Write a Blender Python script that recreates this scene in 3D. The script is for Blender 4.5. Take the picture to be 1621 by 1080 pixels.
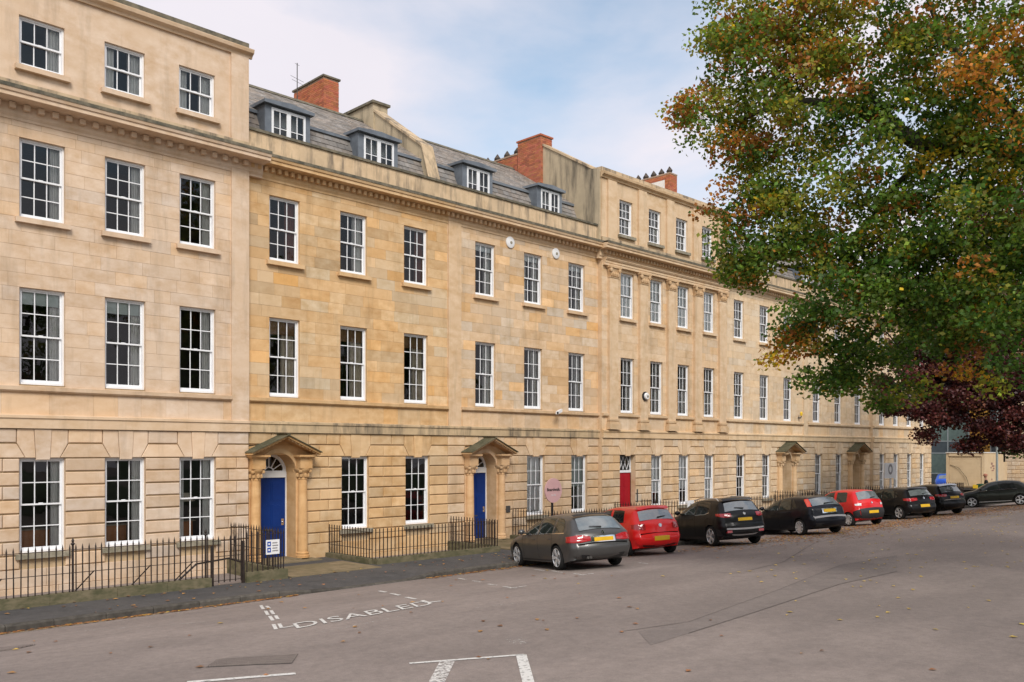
import bpy, bmesh, math, random
import numpy as np
from mathutils import Matrix, Vector
R = math.radians
for o in list(bpy.data.objects): bpy.data.objects.remove(o)
scene = bpy.context.scene
COL = scene.collection
# ------------------------------------------------------------------ camera
FPX, PX0, HORIZON, CAM_H, CAM_D = 1400.0, 810.5, 714.0, 3.2, 22.88
FW = np.array([0.70270, 0.71149]); RT = np.array([0.71149, -0.70270])
cd = bpy.data.cameras.new('camera'); cam = bpy.data.objects.new('camera', cd); COL.objects.link(cam)
cam.location = (0, -CAM_D, CAM_H); cam.rotation_euler = (R(90), 0, R(-44.645))
cd.sensor_width = 36; cd.lens = FPX/1621*36; cd.shift_y = (HORIZON-540)/1621
cd.clip_start = 0.1; cd.clip_end = 3000
scene.camera = cam
scene.render.resolution_x, scene.render.resolution_y = 1024, 682
def ray(px):
    return FW + (px-PX0)/FPX*RT
def at(px, py, depth):                       # photograph pixel + depth in metres -> world point
    d = ray(px)*depth
    return Vector((d[0], d[1]-CAM_D, CAM_H-(py-HORIZON)/FPX*depth))
# ------------------------------------------------------------------ world, sun, exposure
SUN_AZ, SUN_EL = 212, 42
world = bpy.data.worlds.new('World'); scene.world = world; world.use_nodes = True
nt = world.node_tree; nt.nodes.clear()
def N(tree, typ, **kw):
    n = tree.nodes.new(typ)
    for k, v in kw.items():
        if k in n.inputs.keys() if isinstance(k, str) else False: n.inputs[k].default_value = v
        else: setattr(n, k, v)
    return n
wo = N(nt, 'ShaderNodeOutputWorld'); bg = N(nt, 'ShaderNodeBackground')
sky = N(nt, 'ShaderNodeTexSky'); sky.sky_type = 'NISHITA'; sky.sun_disc = False
sky.sun_elevation = R(SUN_EL); sky.sun_rotation = R(SUN_AZ); sky.air_density = 1.0; sky.dust_density = 1.5
tc = N(nt, 'ShaderNodeTexCoord'); mp = N(nt, 'ShaderNodeMapping'); mp.inputs['Scale'].default_value = (1.0, 1.0, 2.6); mp.inputs['Location'].default_value = (0.35, 0.1, 0.2)
nz = N(nt, 'ShaderNodeTexNoise'); nz.inputs['Scale'].default_value = 1.5; nz.inputs['Detail'].default_value = 7; nz.inputs['Roughness'].default_value = .52; nz.inputs['Distortion'].default_value = .35
cr = N(nt, 'ShaderNodeValToRGB'); cr.color_ramp.elements[0].position = .36; cr.color_ramp.elements[0].color = (.18,)*3+(1,); cr.color_ramp.elements[1].position = .56; cr.color_ramp.elements[1].color = (1,)*3+(1,)
nz2 = N(nt, 'ShaderNodeTexNoise'); nz2.inputs['Scale'].default_value = 3.2; nz2.inputs['Detail'].default_value = 5
cl = N(nt, 'ShaderNodeMix', data_type='RGBA'); cl.inputs[6].default_value = (5.9, 5.75, 6.3, 1); cl.inputs[7].default_value = (6.9, 6.45, 6.85, 1)
mx = N(nt, 'ShaderNodeMix', data_type='RGBA')
nt.links.new(tc.outputs['Generated'], mp.inputs[0]); nt.links.new(mp.outputs[0], nz.inputs[0]); nt.links.new(mp.outputs[0], nz2.inputs[0])
nt.links.new(nz.outputs[0], cr.inputs[0]); nt.links.new(nz2.outputs[0], cl.inputs[0])
skb = N(nt, 'ShaderNodeMix', data_type='RGBA', blend_type='MULTIPLY'); skb.inputs[0].default_value = 1; skb.inputs[7].default_value = (1.28, 1.52, 1.42, 1)
nt.links.new(sky.outputs[0], skb.inputs[6])
nt.links.new(cr.outputs[0], mx.inputs[0]); nt.links.new(skb.outputs[2], mx.inputs[6]); nt.links.new(cl.outputs[2], mx.inputs[7])
nt.links.new(mx.outputs[2], bg.inputs[0]); nt.links.new(bg.outputs[0], wo.inputs[0])
bg.inputs['Strength'].default_value = 0.095
sd = bpy.data.lights.new('sun', 'SUN'); sun = bpy.data.objects.new('sun', sd); COL.objects.link(sun)
sd.energy = 2.0; sd.angle = R(22); sd.color = (1, .95, .90)
# azimuth measured clockwise from +Y, light comes from there
_d = Vector((math.sin(R(SUN_AZ))*math.cos(R(SUN_EL)), math.cos(R(SUN_AZ))*math.cos(R(SUN_EL)), math.sin(R(SUN_EL))))
sun.rotation_euler = _d.to_track_quat('Z', 'Y').to_euler(); sun.location = (0, -30, 40)
vs = scene.view_settings; vs.view_transform = 'Standard'; vs.look = 'None'; vs.gamma = 1; vs.exposure = 0.55; vs.use_curve_mapping = False
scene.render.engine = 'CYCLES'
# ------------------------------------------------------------------ materials
MATS = {}
def mat(name, c1, c2=None, rough=.7, scale=3., detail=5, metal=0., spec=.4, bump=0., bscale=40., coat=0., objcol=False, attr=None, c3=None, streak=None, lo=.35, hi=.65, stretch=(1,1,1), grain=0.):
    if name in MATS: return MATS[name]
    m = bpy.data.materials.new(name); m.use_nodes = True; t = m.node_tree
    b = t.nodes['Principled BSDF']; b.inputs['Roughness'].default_value = rough; b.inputs['Metallic'].default_value = metal
    b.inputs['Specular IOR Level'].default_value = spec; b.inputs['Coat Weight'].default_value = coat; b.inputs['Coat Roughness'].default_value = .04
    c1 = tuple(c1)+(1,); c2 = tuple(c2 or c1[:3])+(1,)
    g = N(t, 'ShaderNodeNewGeometry'); mp = N(t, 'ShaderNodeMapping'); mp.inputs['Scale'].default_value = stretch
    t.links.new(g.outputs['Position'], mp.inputs[0])
    nz = N(t, 'ShaderNodeTexNoise'); nz.inputs['Scale'].default_value = scale; nz.inputs['Detail'].default_value = detail; nz.inputs['Roughness'].default_value = .6
    t.links.new(mp.outputs[0], nz.inputs[0])
    r = N(t, 'ShaderNodeMapRange'); r.inputs[1].default_value = lo; r.inputs[2].default_value = hi; t.links.new(nz.outputs[0], r.inputs[0])
    mx = N(t, 'ShaderNodeMix', data_type='RGBA'); mx.inputs[6].default_value = c1; mx.inputs[7].default_value = c2; t.links.new(r.outputs[0], mx.inputs[0])
    out = mx.outputs[2]
    if c3 is not None:                        # large soft blotches
        n3 = N(t, 'ShaderNodeTexNoise'); n3.inputs['Scale'].default_value = scale*.17; n3.inputs['Detail'].default_value = 4; t.links.new(mp.outputs[0], n3.inputs[0])
        r3 = N(t, 'ShaderNodeMapRange'); r3.inputs[1].default_value = .45; r3.inputs[2].default_value = .75; t.links.new(n3.outputs[0], r3.inputs[0])
        m3 = N(t, 'ShaderNodeMix', data_type='RGBA'); m3.inputs[7].default_value = tuple(c3)+(1,); t.links.new(r3.outputs[0], m3.inputs[0]); t.links.new(out, m3.inputs[6]); out = m3.outputs[2]
    if streak is not None:                    # rain streaks and soot
        col, amt, sc = streak[:3]; s_lo, s_hi = streak[3:] or (.52, .72)
        ms = N(t, 'ShaderNodeMapping'); ms.inputs['Scale'].default_value = (sc, sc, sc*.16); t.links.new(g.outputs['Position'], ms.inputs[0])
        ns = N(t, 'ShaderNodeTexNoise'); ns.inputs['Scale'].default_value = 1; ns.inputs['Detail'].default_value = 6; ns.inputs['Roughness'].default_value = .65; t.links.new(ms.outputs[0], ns.inputs[0])
        rs = N(t, 'ShaderNodeMapRange'); rs.inputs[1].default_value = s_lo; rs.inputs[2].default_value = s_hi; rs.inputs[4].default_value = amt; t.links.new(ns.outputs[0], rs.inputs[0])
        m4 = N(t, 'ShaderNodeMix', data_type='RGBA'); m4.inputs[7].default_value = tuple(col)+(1,); t.links.new(rs.outputs[0], m4.inputs[0]); t.links.new(out, m4.inputs[6]); out = m4.outputs[2]
    if grain:                                 # stone chips in the surface
        ng = N(t, 'ShaderNodeTexNoise'); ng.inputs['Scale'].default_value = 55; ng.inputs['Detail'].default_value = 3; ng.inputs['Roughness'].default_value = .8; t.links.new(g.outputs['Position'], ng.inputs[0])
        n2 = N(t, 'ShaderNodeTexNoise'); n2.inputs['Scale'].default_value = 7; n2.inputs['Detail'].default_value = 6; n2.inputs['Roughness'].default_value = .75; t.links.new(g.outputs['Position'], n2.inputs[0])
        sm = N(t, 'ShaderNodeMath', operation='ADD'); t.links.new(ng.outputs[0], sm.inputs[0]); t.links.new(n2.outputs[0], sm.inputs[1])
        rg = N(t, 'ShaderNodeMapRange'); rg.inputs[1].default_value = .7; rg.inputs[2].default_value = 1.3; rg.inputs[3].default_value = 1-grain; rg.inputs[4].default_value = 1+grain; t.links.new(sm.outputs[0], rg.inputs[0])
        mg = N(t, 'ShaderNodeMix', data_type='RGBA', blend_type='MULTIPLY'); mg.inputs[0].default_value = 1; t.links.new(out, mg.inputs[6]); t.links.new(rg.outputs[0], mg.inputs[7]); out = mg.outputs[2]
    if objcol or attr:
        if attr: a = N(t, 'ShaderNodeAttribute'); a.attribute_name = attr; ac = a.outputs['Color']
        else: a = N(t, 'ShaderNodeObjectInfo'); ac = a.outputs['Color']
        m5 = N(t, 'ShaderNodeMix', data_type='RGBA', blend_type='MULTIPLY'); m5.inputs[0].default_value = 1; t.links.new(out, m5.inputs[6]); t.links.new(ac, m5.inputs[7]); out = m5.outputs[2]
    t.links.new(out, b.inputs['Base Color'])
    if bump:
        nb = N(t, 'ShaderNodeTexNoise'); nb.inputs['Scale'].default_value = bscale; nb.inputs['Detail'].default_value = 4; t.links.new(g.outputs['Position'], nb.inputs[0])
        bp = N(t, 'ShaderNodeBump'); bp.inputs['Strength'].default_value = bump; bp.inputs['Distance'].default_value = .02; t.links.new(nb.outputs[0], bp.inputs['Height']); t.links.new(bp.outputs[0], b.inputs['Normal'])
    MATS[name] = m
    return m
def glass_mat(name, tint, rough=.0, wob=.0, ior=1.5, wscale=2.5):
    m = bpy.data.materials.new(name); m.use_nodes = True; t = m.node_tree; t.nodes.clear()
    o = N(t, 'ShaderNodeOutputMaterial'); mx = N(t, 'ShaderNodeMixShader'); tr = N(t, 'ShaderNodeBsdfTransparent'); gl = N(t, 'ShaderNodeBsdfGlossy'); fr = N(t, 'ShaderNodeFresnel')
    tr.inputs[0].default_value = tuple(tint)+(1,); gl.inputs['Roughness'].default_value = rough; fr.inputs[0].default_value = ior
    ad = N(t, 'ShaderNodeMath', operation='MULTIPLY_ADD'); ad.inputs[1].default_value = 1.2; ad.inputs[2].default_value = .0
    t.links.new(fr.outputs[0], ad.inputs[0]); t.links.new(ad.outputs[0], mx.inputs[0]); t.links.new(tr.outputs[0], mx.inputs[1]); t.links.new(gl.outputs[0], mx.inputs[2]); t.links.new(mx.outputs[0], o.inputs[0])
    if wob:
        g = N(t, 'ShaderNodeNewGeometry'); nb = N(t, 'ShaderNodeTexNoise'); nb.inputs['Scale'].default_value = wscale; nb.inputs['Detail'].default_value = 1; t.links.new(g.outputs['Position'], nb.inputs[0])
        bp = N(t, 'ShaderNodeBump'); bp.inputs['Strength'].default_value = wob; bp.inputs['Distance'].default_value = .05; t.links.new(nb.outputs[0], bp.inputs['Height']); t.links.new(bp.outputs[0], gl.inputs['Normal'])
    MATS[name] = m; return m
SOOT = (.07, .062, .05)
def stone_set(k, c1, c2, c3):
    d = tuple(x*y for x, y in zip(c2, (.86,.80,.72))); p = tuple(min(.8, x*y) for x, y in zip(c1, (1.06,1.10,1.18)))
    for nm, kw in (('stone_', dict(objcol=True)), ('trim_', dict(objcol=True)), ('joined_', dict(attr='tint'))):
        m = mat(nm+k, p, d, rough=.88, scale=2.6, detail=9, spec=.2, bump=.15, bscale=60, c3=c3, lo=.28, hi=.74, stretch=(1,1,1.5), streak=(tuple(x*.5 for x in c2), .42, 2.3), **kw)
stone_set('a', (.66,.50,.355), (.61,.445,.30), (.64,.475,.33))
stone_set('b', (.66,.445,.235), (.585,.37,.175), (.63,.435,.25))
stone_set('c', (.67,.48,.30), (.61,.42,.24), (.645,.465,.30))
stone_set('d', (.68,.50,.32), (.62,.44,.26), (.655,.48,.31))
stone_set('e', (.72,.555,.37), (.67,.50,.32), (.70,.535,.355))
mat('stained', (.58,.44,.285), (.47,.35,.22), rough=.9, scale=3, spec=.2, bump=.2, bscale=40, objcol=True, c3=(.42,.325,.215), streak=((.10,.088,.075), .85, 2.6, .48, .66))
mat('render_wall', (.52,.42,.285), (.42,.34,.23), rough=.9, scale=1.3, spec=.2, bump=.2, bscale=30, c3=(.33,.27,.185), streak=(SOOT, .85, 1.5, .49, .66))
mat('sooty', (.30,.24,.16), (.12,.11,.085), rough=.9, scale=7, spec=.2, bump=.3, bscale=50)
mat('joint', (.50,.37,.23), (.40,.29,.17), rough=.95, scale=6, spec=.1)
mat('coping', (.20,.17,.12), (.085,.08,.06), rough=.9, scale=5, spec=.2, bump=.3)
mat('moss', (.125,.115,.072), (.062,.062,.038), rough=.95, scale=9, spec=.1, bump=.5, bscale=60, c3=(.16,.14,.09))
mat('plinth_stone', (.19,.158,.10), (.085,.082,.045), rough=.95, scale=4, spec=.1, bump=.35, bscale=40, c3=(.115,.108,.062), stretch=(1,1,2))
mat('lead', (.155,.175,.20), (.10,.115,.135), rough=.5, scale=3, spec=.5, bump=.1, c3=(.20,.22,.24))
mat('slate', (.43,.385,.345), (.27,.245,.225), rough=.75, scale=5, spec=.3, attr='tint', c3=(.33,.30,.27))
mat('brick', (.46,.15,.075), (.42,.13,.065), rough=.9, scale=2, spec=.2, attr='tint', c3=(.36,.13,.08))
mat('brick_plain', (.46,.15,.075), (.36,.11,.06), rough=.9, scale=9, spec=.2, bump=.3)
mat('mortar', (.42,.30,.21), (.28,.19,.13), rough=.95, scale=9)
mat('clay_pot', (.10,.075,.06), (.04,.035,.03), rough=.9, scale=9)
mat('white_paint', (.80,.80,.80), (.74,.74,.75), rough=.35, scale=3, spec=.5)
mat('white_wall', (.78,.75,.70), (.70,.67,.62), rough=.8)
mat('sill_grey', (.33,.29,.22), (.19,.17,.12), rough=.9, scale=6, spec=.2, bump=.2)
mat('iron', (.016,.013,.012), (.034,.020,.014), rough=.6, scale=14, spec=.4)
mat('blue_paint', (.004,.030,.17), (.003,.025,.15), rough=.45, spec=.25)
mat('red_paint', (.36,.006,.016), (.32,.005,.012), rough=.4, spec=.3)
mat('doorway_shade', (.012,.012,.013), (.02,.02,.02), rough=.35, spec=.5)  # black stands in for the shade inside an open doorway
mat('curtain_grey', (.86,.85,.82), (.76,.75,.72), rough=.9, scale=6)
mat('curtain_beige', (.68,.60,.48), (.58,.50,.39), rough=.9, scale=6)
mat('curtain_red', (.30,.11,.075), (.24,.09,.06), rough=.9, scale=6)
mat('curtain_brown', (.27,.155,.075), (.20,.11,.05), rough=.9, scale=6)
mat('blind_white', (.90,.91,.90), (.86,.88,.87), rough=.8)
mat('blind_grey', (.58,.64,.61), (.52,.58,.55), rough=.8)
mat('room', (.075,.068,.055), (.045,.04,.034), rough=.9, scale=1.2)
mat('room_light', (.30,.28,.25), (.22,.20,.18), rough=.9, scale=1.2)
mat('desk_wood', (.42,.165,.055), (.36,.14,.045), rough=.5, scale=4, stretch=(1,1,8))
mat('asphalt', (.27,.222,.195), (.212,.175,.155), rough=.85, scale=1.1, detail=9, spec=.25, bump=.35, bscale=130, c3=(.185,.153,.136), grain=.24, stretch=(.4,1,1))
mat('asphalt_dark', (.20,.167,.149), (.172,.144,.129), rough=.88, scale=2, detail=8, spec=.25, bump=.35, bscale=120, c3=(.215,.18,.16), grain=.22)
mat('pavement', (.085,.080,.078), (.065,.062,.060), rough=.9, scale=2.2, detail=8, spec=.2, bump=.35, bscale=110, c3=(.105,.096,.088), grain=.25)
mat('kerbstone', (.105,.094,.080), (.060,.054,.046), rough=.9, scale=7, spec=.2, bump=.3, objcol=True)
mat('flagstone', (.27,.205,.125), (.17,.135,.08), rough=.95, scale=3, spec=.1, bump=.3, c3=(.13,.11,.06))
mat('earth', (.10,.085,.06), (.07,.06,.045), rough=.95, scale=4)
mat('grass', (.045,.075,.02), (.03,.055,.015), rough=.95, scale=8)
mat('cast_iron', (.075,.068,.062), (.05,.046,.042), rough=.7, scale=15, spec=.4)
mat('silver', (.68,.68,.69), (.60,.60,.61), rough=.35, metal=.45)
mat('chrome', (.8,.8,.8), rough=.12, metal=1.)
mat('rubber', (.014,.014,.014), (.022,.021,.02), rough=.85, scale=20, spec=.2)
mat('plastic', (.020,.020,.021), (.028,.028,.029), rough=.6, spec=.3)
mat('dark_gap', (.004,.004,.004), rough=.9, spec=.1)
mat('lamp_red', (.42,.006,.010), (.34,.004,.008), rough=.12, spec=.6, coat=1)
mat('lamp_orange', (.75,.055,.012), (.62,.045,.01), rough=.15, spec=.6, coat=1)
mat('lamp_clear', (.72,.70,.70), (.6,.58,.58), rough=.15, spec=.6, coat=1)
mat('plate_yellow', (.72,.42,.012), (.62,.36,.01), rough=.4, spec=.4)
mat('plate_blue', (.02,.08,.35), rough=.4)
mat('sign_pink', (.66,.40,.39), (.63,.38,.37), rough=.5)
mat('sign_black', (.015,.015,.018), rough=.6)
mat('sign_white', (.78,.77,.76), (.72,.71,.70), rough=.5)
mat('sign_grey', (.26,.25,.25), rough=.6)
mat('sign_blue', (.02,.07,.33), rough=.5)
mat('bark', (.060,.050,.036), (.028,.025,.02), rough=.95, scale=8, bump=.6, bscale=25, c3=(.07,.07,.04))
mat('truck_cream', (.66,.50,.31), (.58,.43,.26), rough=.6, scale=1.5, c3=(.60,.47,.31))
mat('green_bin', (.010,.085,.045), rough=.5)
mat('yellow_box', (.75,.50,.03), rough=.5)
mat('skin', (.50,.27,.18), rough=.6)
mat('denim', (.10,.19,.32), (.07,.14,.25), rough=.9, scale=20)
mat('dark_cloth', (.030,.036,.032), (.02,.024,.022), rough=.9, scale=20)
mat('cap_red', (.42,.06,.03), (.5,.3,.2), rough=.8, scale=18)
mat('steel_frame', (.32,.36,.36), (.27,.30,.30), rough=.5, metal=.3)
mat('spandrel_dark', (.035,.05,.06), (.05,.065,.075), rough=.25, spec=.6)
mat('spandrel_green', (.11,.16,.14), (.08,.12,.105), rough=.25, spec=.6)
mat('spandrel_brown', (.16,.075,.055), (.12,.06,.045), rough=.4)
mat('spandrel_amber', (.55,.30,.04), (.5,.24,.03), rough=.5)
def marking_mat(name, col, wear):
    m = mat(name, col, col, rough=.7, spec=.3)
    t = m.node_tree; b = t.nodes['Principled BSDF']; g = N(t, 'ShaderNodeNewGeometry'); nz = N(t, 'ShaderNodeTexNoise'); nz.inputs['Scale'].default_value = 14; nz.inputs['Detail'].default_value = 8; nz.inputs['Roughness'].default_value = .7
    t.links.new(g.outputs['Position'], nz.inputs[0]); r = N(t, 'ShaderNodeMapRange'); r.inputs[1].default_value = wear-.06; r.inputs[2].default_value = wear+.06; t.links.new(nz.outputs[0], r.inputs[0]); t.links.new(r.outputs[0], b.inputs['Alpha'])
marking_mat('road_white', (.62,.60,.56), .40)
marking_mat('road_white_worn', (.60,.57,.53), .47)
marking_mat('road_white_ghost', (.50,.47,.43), .58)
marking_mat('road_yellow', (.60,.43,.22), .44)
glass_mat('window_glass', (.97,.98,.975), 0, .05)
glass_mat('far_glass', (.86,.88,.87), 0, .03)
glass_mat('office_glass', (.28,.34,.34), .02, .0)
def car_glass(name, col, ior):
    m = mat(name, col, tuple(c*.6 for c in col), rough=.03, spec=.5, scale=2.5); m.node_tree.nodes['Principled BSDF'].inputs['IOR'].default_value = ior
car_glass('car_glass', (.030,.038,.034), 1.6); car_glass('car_glass_dark', (.022,.025,.024), 1.5); car_glass('rear_glass', (.16,.185,.185), 2.6)  # rear glass is paler: reflected sky is put into its colour
def paint(name, col, metal=.0, rough=.3, coat=.6, spec=.35): return mat(name, col, tuple(c*.96 for c in col), rough=rough, metal=metal, coat=coat, spec=spec)
M = MATS
# ------------------------------------------------------------------ mesh helpers
class MB:
    def __init__(s): s.v = []; s.f = []; s.c = []
    def quad(s, a, b, c, d, col=None):
        n = len(s.v); s.v += [tuple(a), tuple(b), tuple(c), tuple(d)]; s.f.append((n, n+1, n+2, n+3)); s.c.append(col)
    def box(s, x0, x1, y0, y1, z0, z1, col=None, back=True):
        n = len(s.v); s.v += [(x0,y0,z0),(x1,y0,z0),(x1,y1,z0),(x0,y1,z0),(x0,y0,z1),(x1,y0,z1),(x1,y1,z1),(x0,y1,z1)]
        fs = [(0,1,5,4),(1,2,6,5),(3,0,4,7),(4,5,6,7),(0,3,2,1)] + ([(2,3,7,6)] if back else [])
        for f in fs: s.f.append(tuple(n+i for i in f)); s.c.append(col)
        return s
    def obox(s, o, ux, uy, uz, col=None):     # oriented box from corner and three edge vectors
        o = Vector(o); ux, uy, uz = Vector(ux), Vector(uy), Vector(uz); n = len(s.v)
        s.v += [tuple(p) for p in (o, o+ux, o+ux+uy, o+uy, o+uz, o+ux+uz, o+ux+uy+uz, o+uy+uz)]
        for f in [(0,1,5,4),(1,2,6,5),(3,0,4,7),(4,5,6,7),(0,3,2,1),(2,3,7,6)]: s.f.append(tuple(n+i for i in f)); s.c.append(col)
        return s
    def prism(s, pts, vec, caps=True, col=None):   # polygon swept along vec
        k = len(pts); n = len(s.v); vec = Vector(vec)
        s.v += [tuple(p) for p in pts] + [tuple(Vector(p)+vec) for p in pts]
        for i in range(k): j = (i+1) % k; s.f.append((n+i, n+j, n+k+j, n+k+i)); s.c.append(col)
        if caps: s.f.append(tuple(n+i for i in reversed(range(k)))); s.f.append(tuple(n+k+i for i in range(k))); s.c += [col, col]
        return s
    def tube(s, pts, rad, seg=6, cap=True, col=None):
        pts = [Vector(p) for p in pts]; rad = rad if hasattr(rad, '__len__') else [rad]*len(pts); n0 = len(s.v)
        for i, p in enumerate(pts):
            t = (pts[min(i+1, len(pts)-1)]-pts[max(i-1, 0)]).normalized()
            a = t.orthogonal().normalized() if i == 0 else (a - t*a.dot(t)).normalized()
            b = t.cross(a)
            for k in range(seg):
                w = 2*math.pi*k/seg; s.v.append(tuple(p+(a*math.cos(w)+b*math.sin(w))*rad[i]))
        for i in range(len(pts)-1):
            for k in range(seg):
                q = n0+i*seg; s.f.append((q+k, q+(k+1) % seg, q+seg+(k+1) % seg, q+seg+k)); s.c.append(col)
        if cap:
            s.f.append(tuple(n0+k for k in reversed(range(seg)))); s.f.append(tuple(n0+(len(pts)-1)*seg+k for k in range(seg))); s.c += [col, col]
        return s
    def lathe(s, prof, c=(0,0,0), axis='z', seg=16, a0=0, a1=2*math.pi, col=None):
        n0 = len(s.v); full = abs(a1-a0-2*math.pi) < 1e-6; k = seg if full else seg+1
        for r, h in prof:
            for i in range(k):
                a = a0+(a1-a0)*i/seg; p = (r*math.cos(a), r*math.sin(a), h) if axis == 'z' else ((h, r*math.cos(a), r*math.sin(a)) if axis == 'x' else (r*math.cos(a), h, r*math.sin(a)))
                s.v.append((c[0]+p[0], c[1]+p[1], c[2]+p[2]))
        for j in range(len(prof)-1):
            for i in range(k if full else k-1):
                q = n0+j*k; i2 = (i+1) % k; s.f.append((q+i, q+i2, q+k+i2, q+k+i)); s.c.append(col)
        return s
    def build(s, name, m, parent=None, smooth=False, loc=None, cat=None):
        o = link(name, s.mesh(name, m, smooth), parent, loc); return o
    def mesh(s, name, m, smooth=False):
        me = bpy.data.meshes.new(name); me.from_pydata(s.v, [], s.f)
        for mm in (m if isinstance(m, (list, tuple)) else [m]): me.materials.append(M[mm] if isinstance(mm, str) else mm)
        if smooth: me.polygons.foreach_set('use_smooth', [True]*len(me.polygons))
        if any(c is not None for c in s.c):
            at_ = me.color_attributes.new('tint', 'FLOAT_COLOR', 'CORNER'); arr = []
            for f, c in zip(s.f, s.c): arr += list((c or (1,1,1))+(1,))*len(f)
            at_.data.foreach_set('color', arr)
        me.update(); return me
def link(name, me, parent=None, loc=None):
    o = bpy.data.objects.new(name, me); COL.objects.link(o)
    if parent is not None:
        o.parent = parent
        if parent.get('_off'): o.matrix_parent_inverse = Matrix.Translation(-Vector(parent['_off']))
    if loc is not None: o.location = loc
    return o
def thing(name, label, cat, loc=(0,0,0), group=None, world_children=True):
    o = bpy.data.objects.new(name, None); COL.objects.link(o); o.location = loc; o.empty_display_size = .2
    if world_children: o['_off'] = tuple(float(x) for x in loc)
    return tag(o, label, cat, group)
def tag(o, label, cat, group=None):
    o['label'] = label; o['category'] = cat
    if group: o['group'] = group
    return o
def struct(o): o['kind'] = 'structure'; return o
def smooth_by_angle(o, ang=40):
    me = o.data; me.polygons.foreach_set('use_smooth', [True]*len(me.polygons))
    try: me.set_sharp_from_angle(angle=R(ang))
    except Exception: pass
rng = random.Random(7)
# ------------------------------------------------------------------ ground, road, pavement
KERB_Y = -4.85
def zr(Y): return float(np.interp(-Y, [4.8, 8, 10, 12, 15], [-.14, .15, .27, .33, .36]))
KN = [-4.8, -6.4, -8, -9, -10, -11, -12, -13.5, -15]
def road_sheet(name, poly, m, off, skirt=False):
    """flat polygon (x, y) laid on the cambered road"""
    bm = bmesh.new(); bm.faces.new([bm.verts.new((x, y, 0)) for x, y in poly])
    for k in KN:
        bmesh.ops.bisect_plane(bm, geom=bm.verts[:]+bm.edges[:]+bm.faces[:], plane_co=(0, k, 0), plane_no=(0, 1, 0))
    bmesh.ops.triangulate(bm, faces=bm.faces[:])
    for v in bm.verts: v.co.z = zr(v.co.y)+off
    bmesh.ops.recalc_face_normals(bm, faces=bm.faces[:])
    me = bpy.data.meshes.new(name); bm.to_mesh(me); bm.free(); me.materials.append(M[m])
    if len(me.polygons) and me.polygons[0].normal.z < 0: me.flip_normals()
    return link(name, me)
struct(road_sheet('road', [(-500,-500),(700,-500),(700,600),(-500,600)], 'asphalt', 0))
# pavement with a dropped kerb in front of the first blue door
def kerb_top(x): return float(np.interp(x, [10.4, 11.6, 14.3, 15.0], [0, -.105, -.105, 0]))
mb = MB(); xs = [-6, 4, 10.4, 11.6, 14.3, 15.0, 20, 30, 40, 50, 64]
for a, b in zip(xs[:-1], xs[1:]):
    ka, kb = kerb_top(a), kerb_top(b)
    for (y0, y1, f0, f1) in ((KERB_Y+.14, -4.0, 1, .25), (-4.0, -2.95, .25, 0)):
        mb.quad((a,y0,ka*f0-.002), (b,y0,kb*f0-.002), (b,y1,kb*f1-.002), (a,y1,ka*f1-.002))
AREAS = [(2.6,11.5,-2.95),(14.83,19.47,-2.4),(22.58,28.12,-2.4),(30.08,41.32,-2.4),(44.08,49.52,-2.4),(52.28,61.72,-2.4)]
for (a, b) in ((-6,2.6),(11.5,14.83),(19.47,22.58),(28.12,30.08),(41.32,44.08),(49.52,52.28),(61.72,64)): mb.quad((a,-2.95,-.002),(b,-2.95,-.002),(b,.9,.028),(a,.9,.028))
for (a, b, yy) in AREAS[1:]: mb.quad((a,-2.95,-.002),(b,-2.95,-.002),(b,yy,-.002),(a,yy,-.002))
struct(mb.build('pavement', 'pavement'))
mb = MB()
for (a, b, yy) in AREAS:
    mb.quad((a,yy,-.8),(b,yy,-.8),(b,.3,-.8),(a,.3,-.8)); mb.quad((a,yy,-.8),(a,.3,-.8),(a,.3,.0),(a,yy,.0)); mb.quad((b,.3,-.8),(b,yy,-.8),(b,yy,.0),(b,.3,.0)); mb.quad((b,yy,-.8),(a,yy,-.8),(a,yy,0),(b,yy,0))
struct(mb.build('basement_area', 'flagstone'))
kerb = bpy.data.objects.new('kerb', None); COL.objects.link(kerb); struct(kerb); kerb['_off'] = (0.,0.,0.)
x = -5.0
while x < 63.5:
    l = .82+rng.random()*.2; ka, kb = kerb_top(x), kerb_top(x+l)
    a, b, y0, y1 = x+.006, x+l-.006, KERB_Y+rng.uniform(-.008,.008), KERB_Y+.15
    m_ = MB(); n = [(a,y0,-.3),(b,y0,-.3),(b,y1,-.3),(a,y1,-.3),(a,y0,ka-.025),(b,y0,kb-.025),(b,y0+.02,kb+.004),(a,y0+.02,ka+.004),(b,y1,kb+.006),(a,y1,ka+.006)]
    m_.v = n; m_.f = [(0,1,5,4),(4,5,6,7),(7,6,8,9),(0,4,7,9,3),(1,2,8,6,5),(2,3,9,8)]; m_.c = [None]*6
    o = m_.build('kerb_stone', 'kerbstone', kerb); v = rng.uniform(.8,1.2); o.color = (v,v,v,1); x += l
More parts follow.
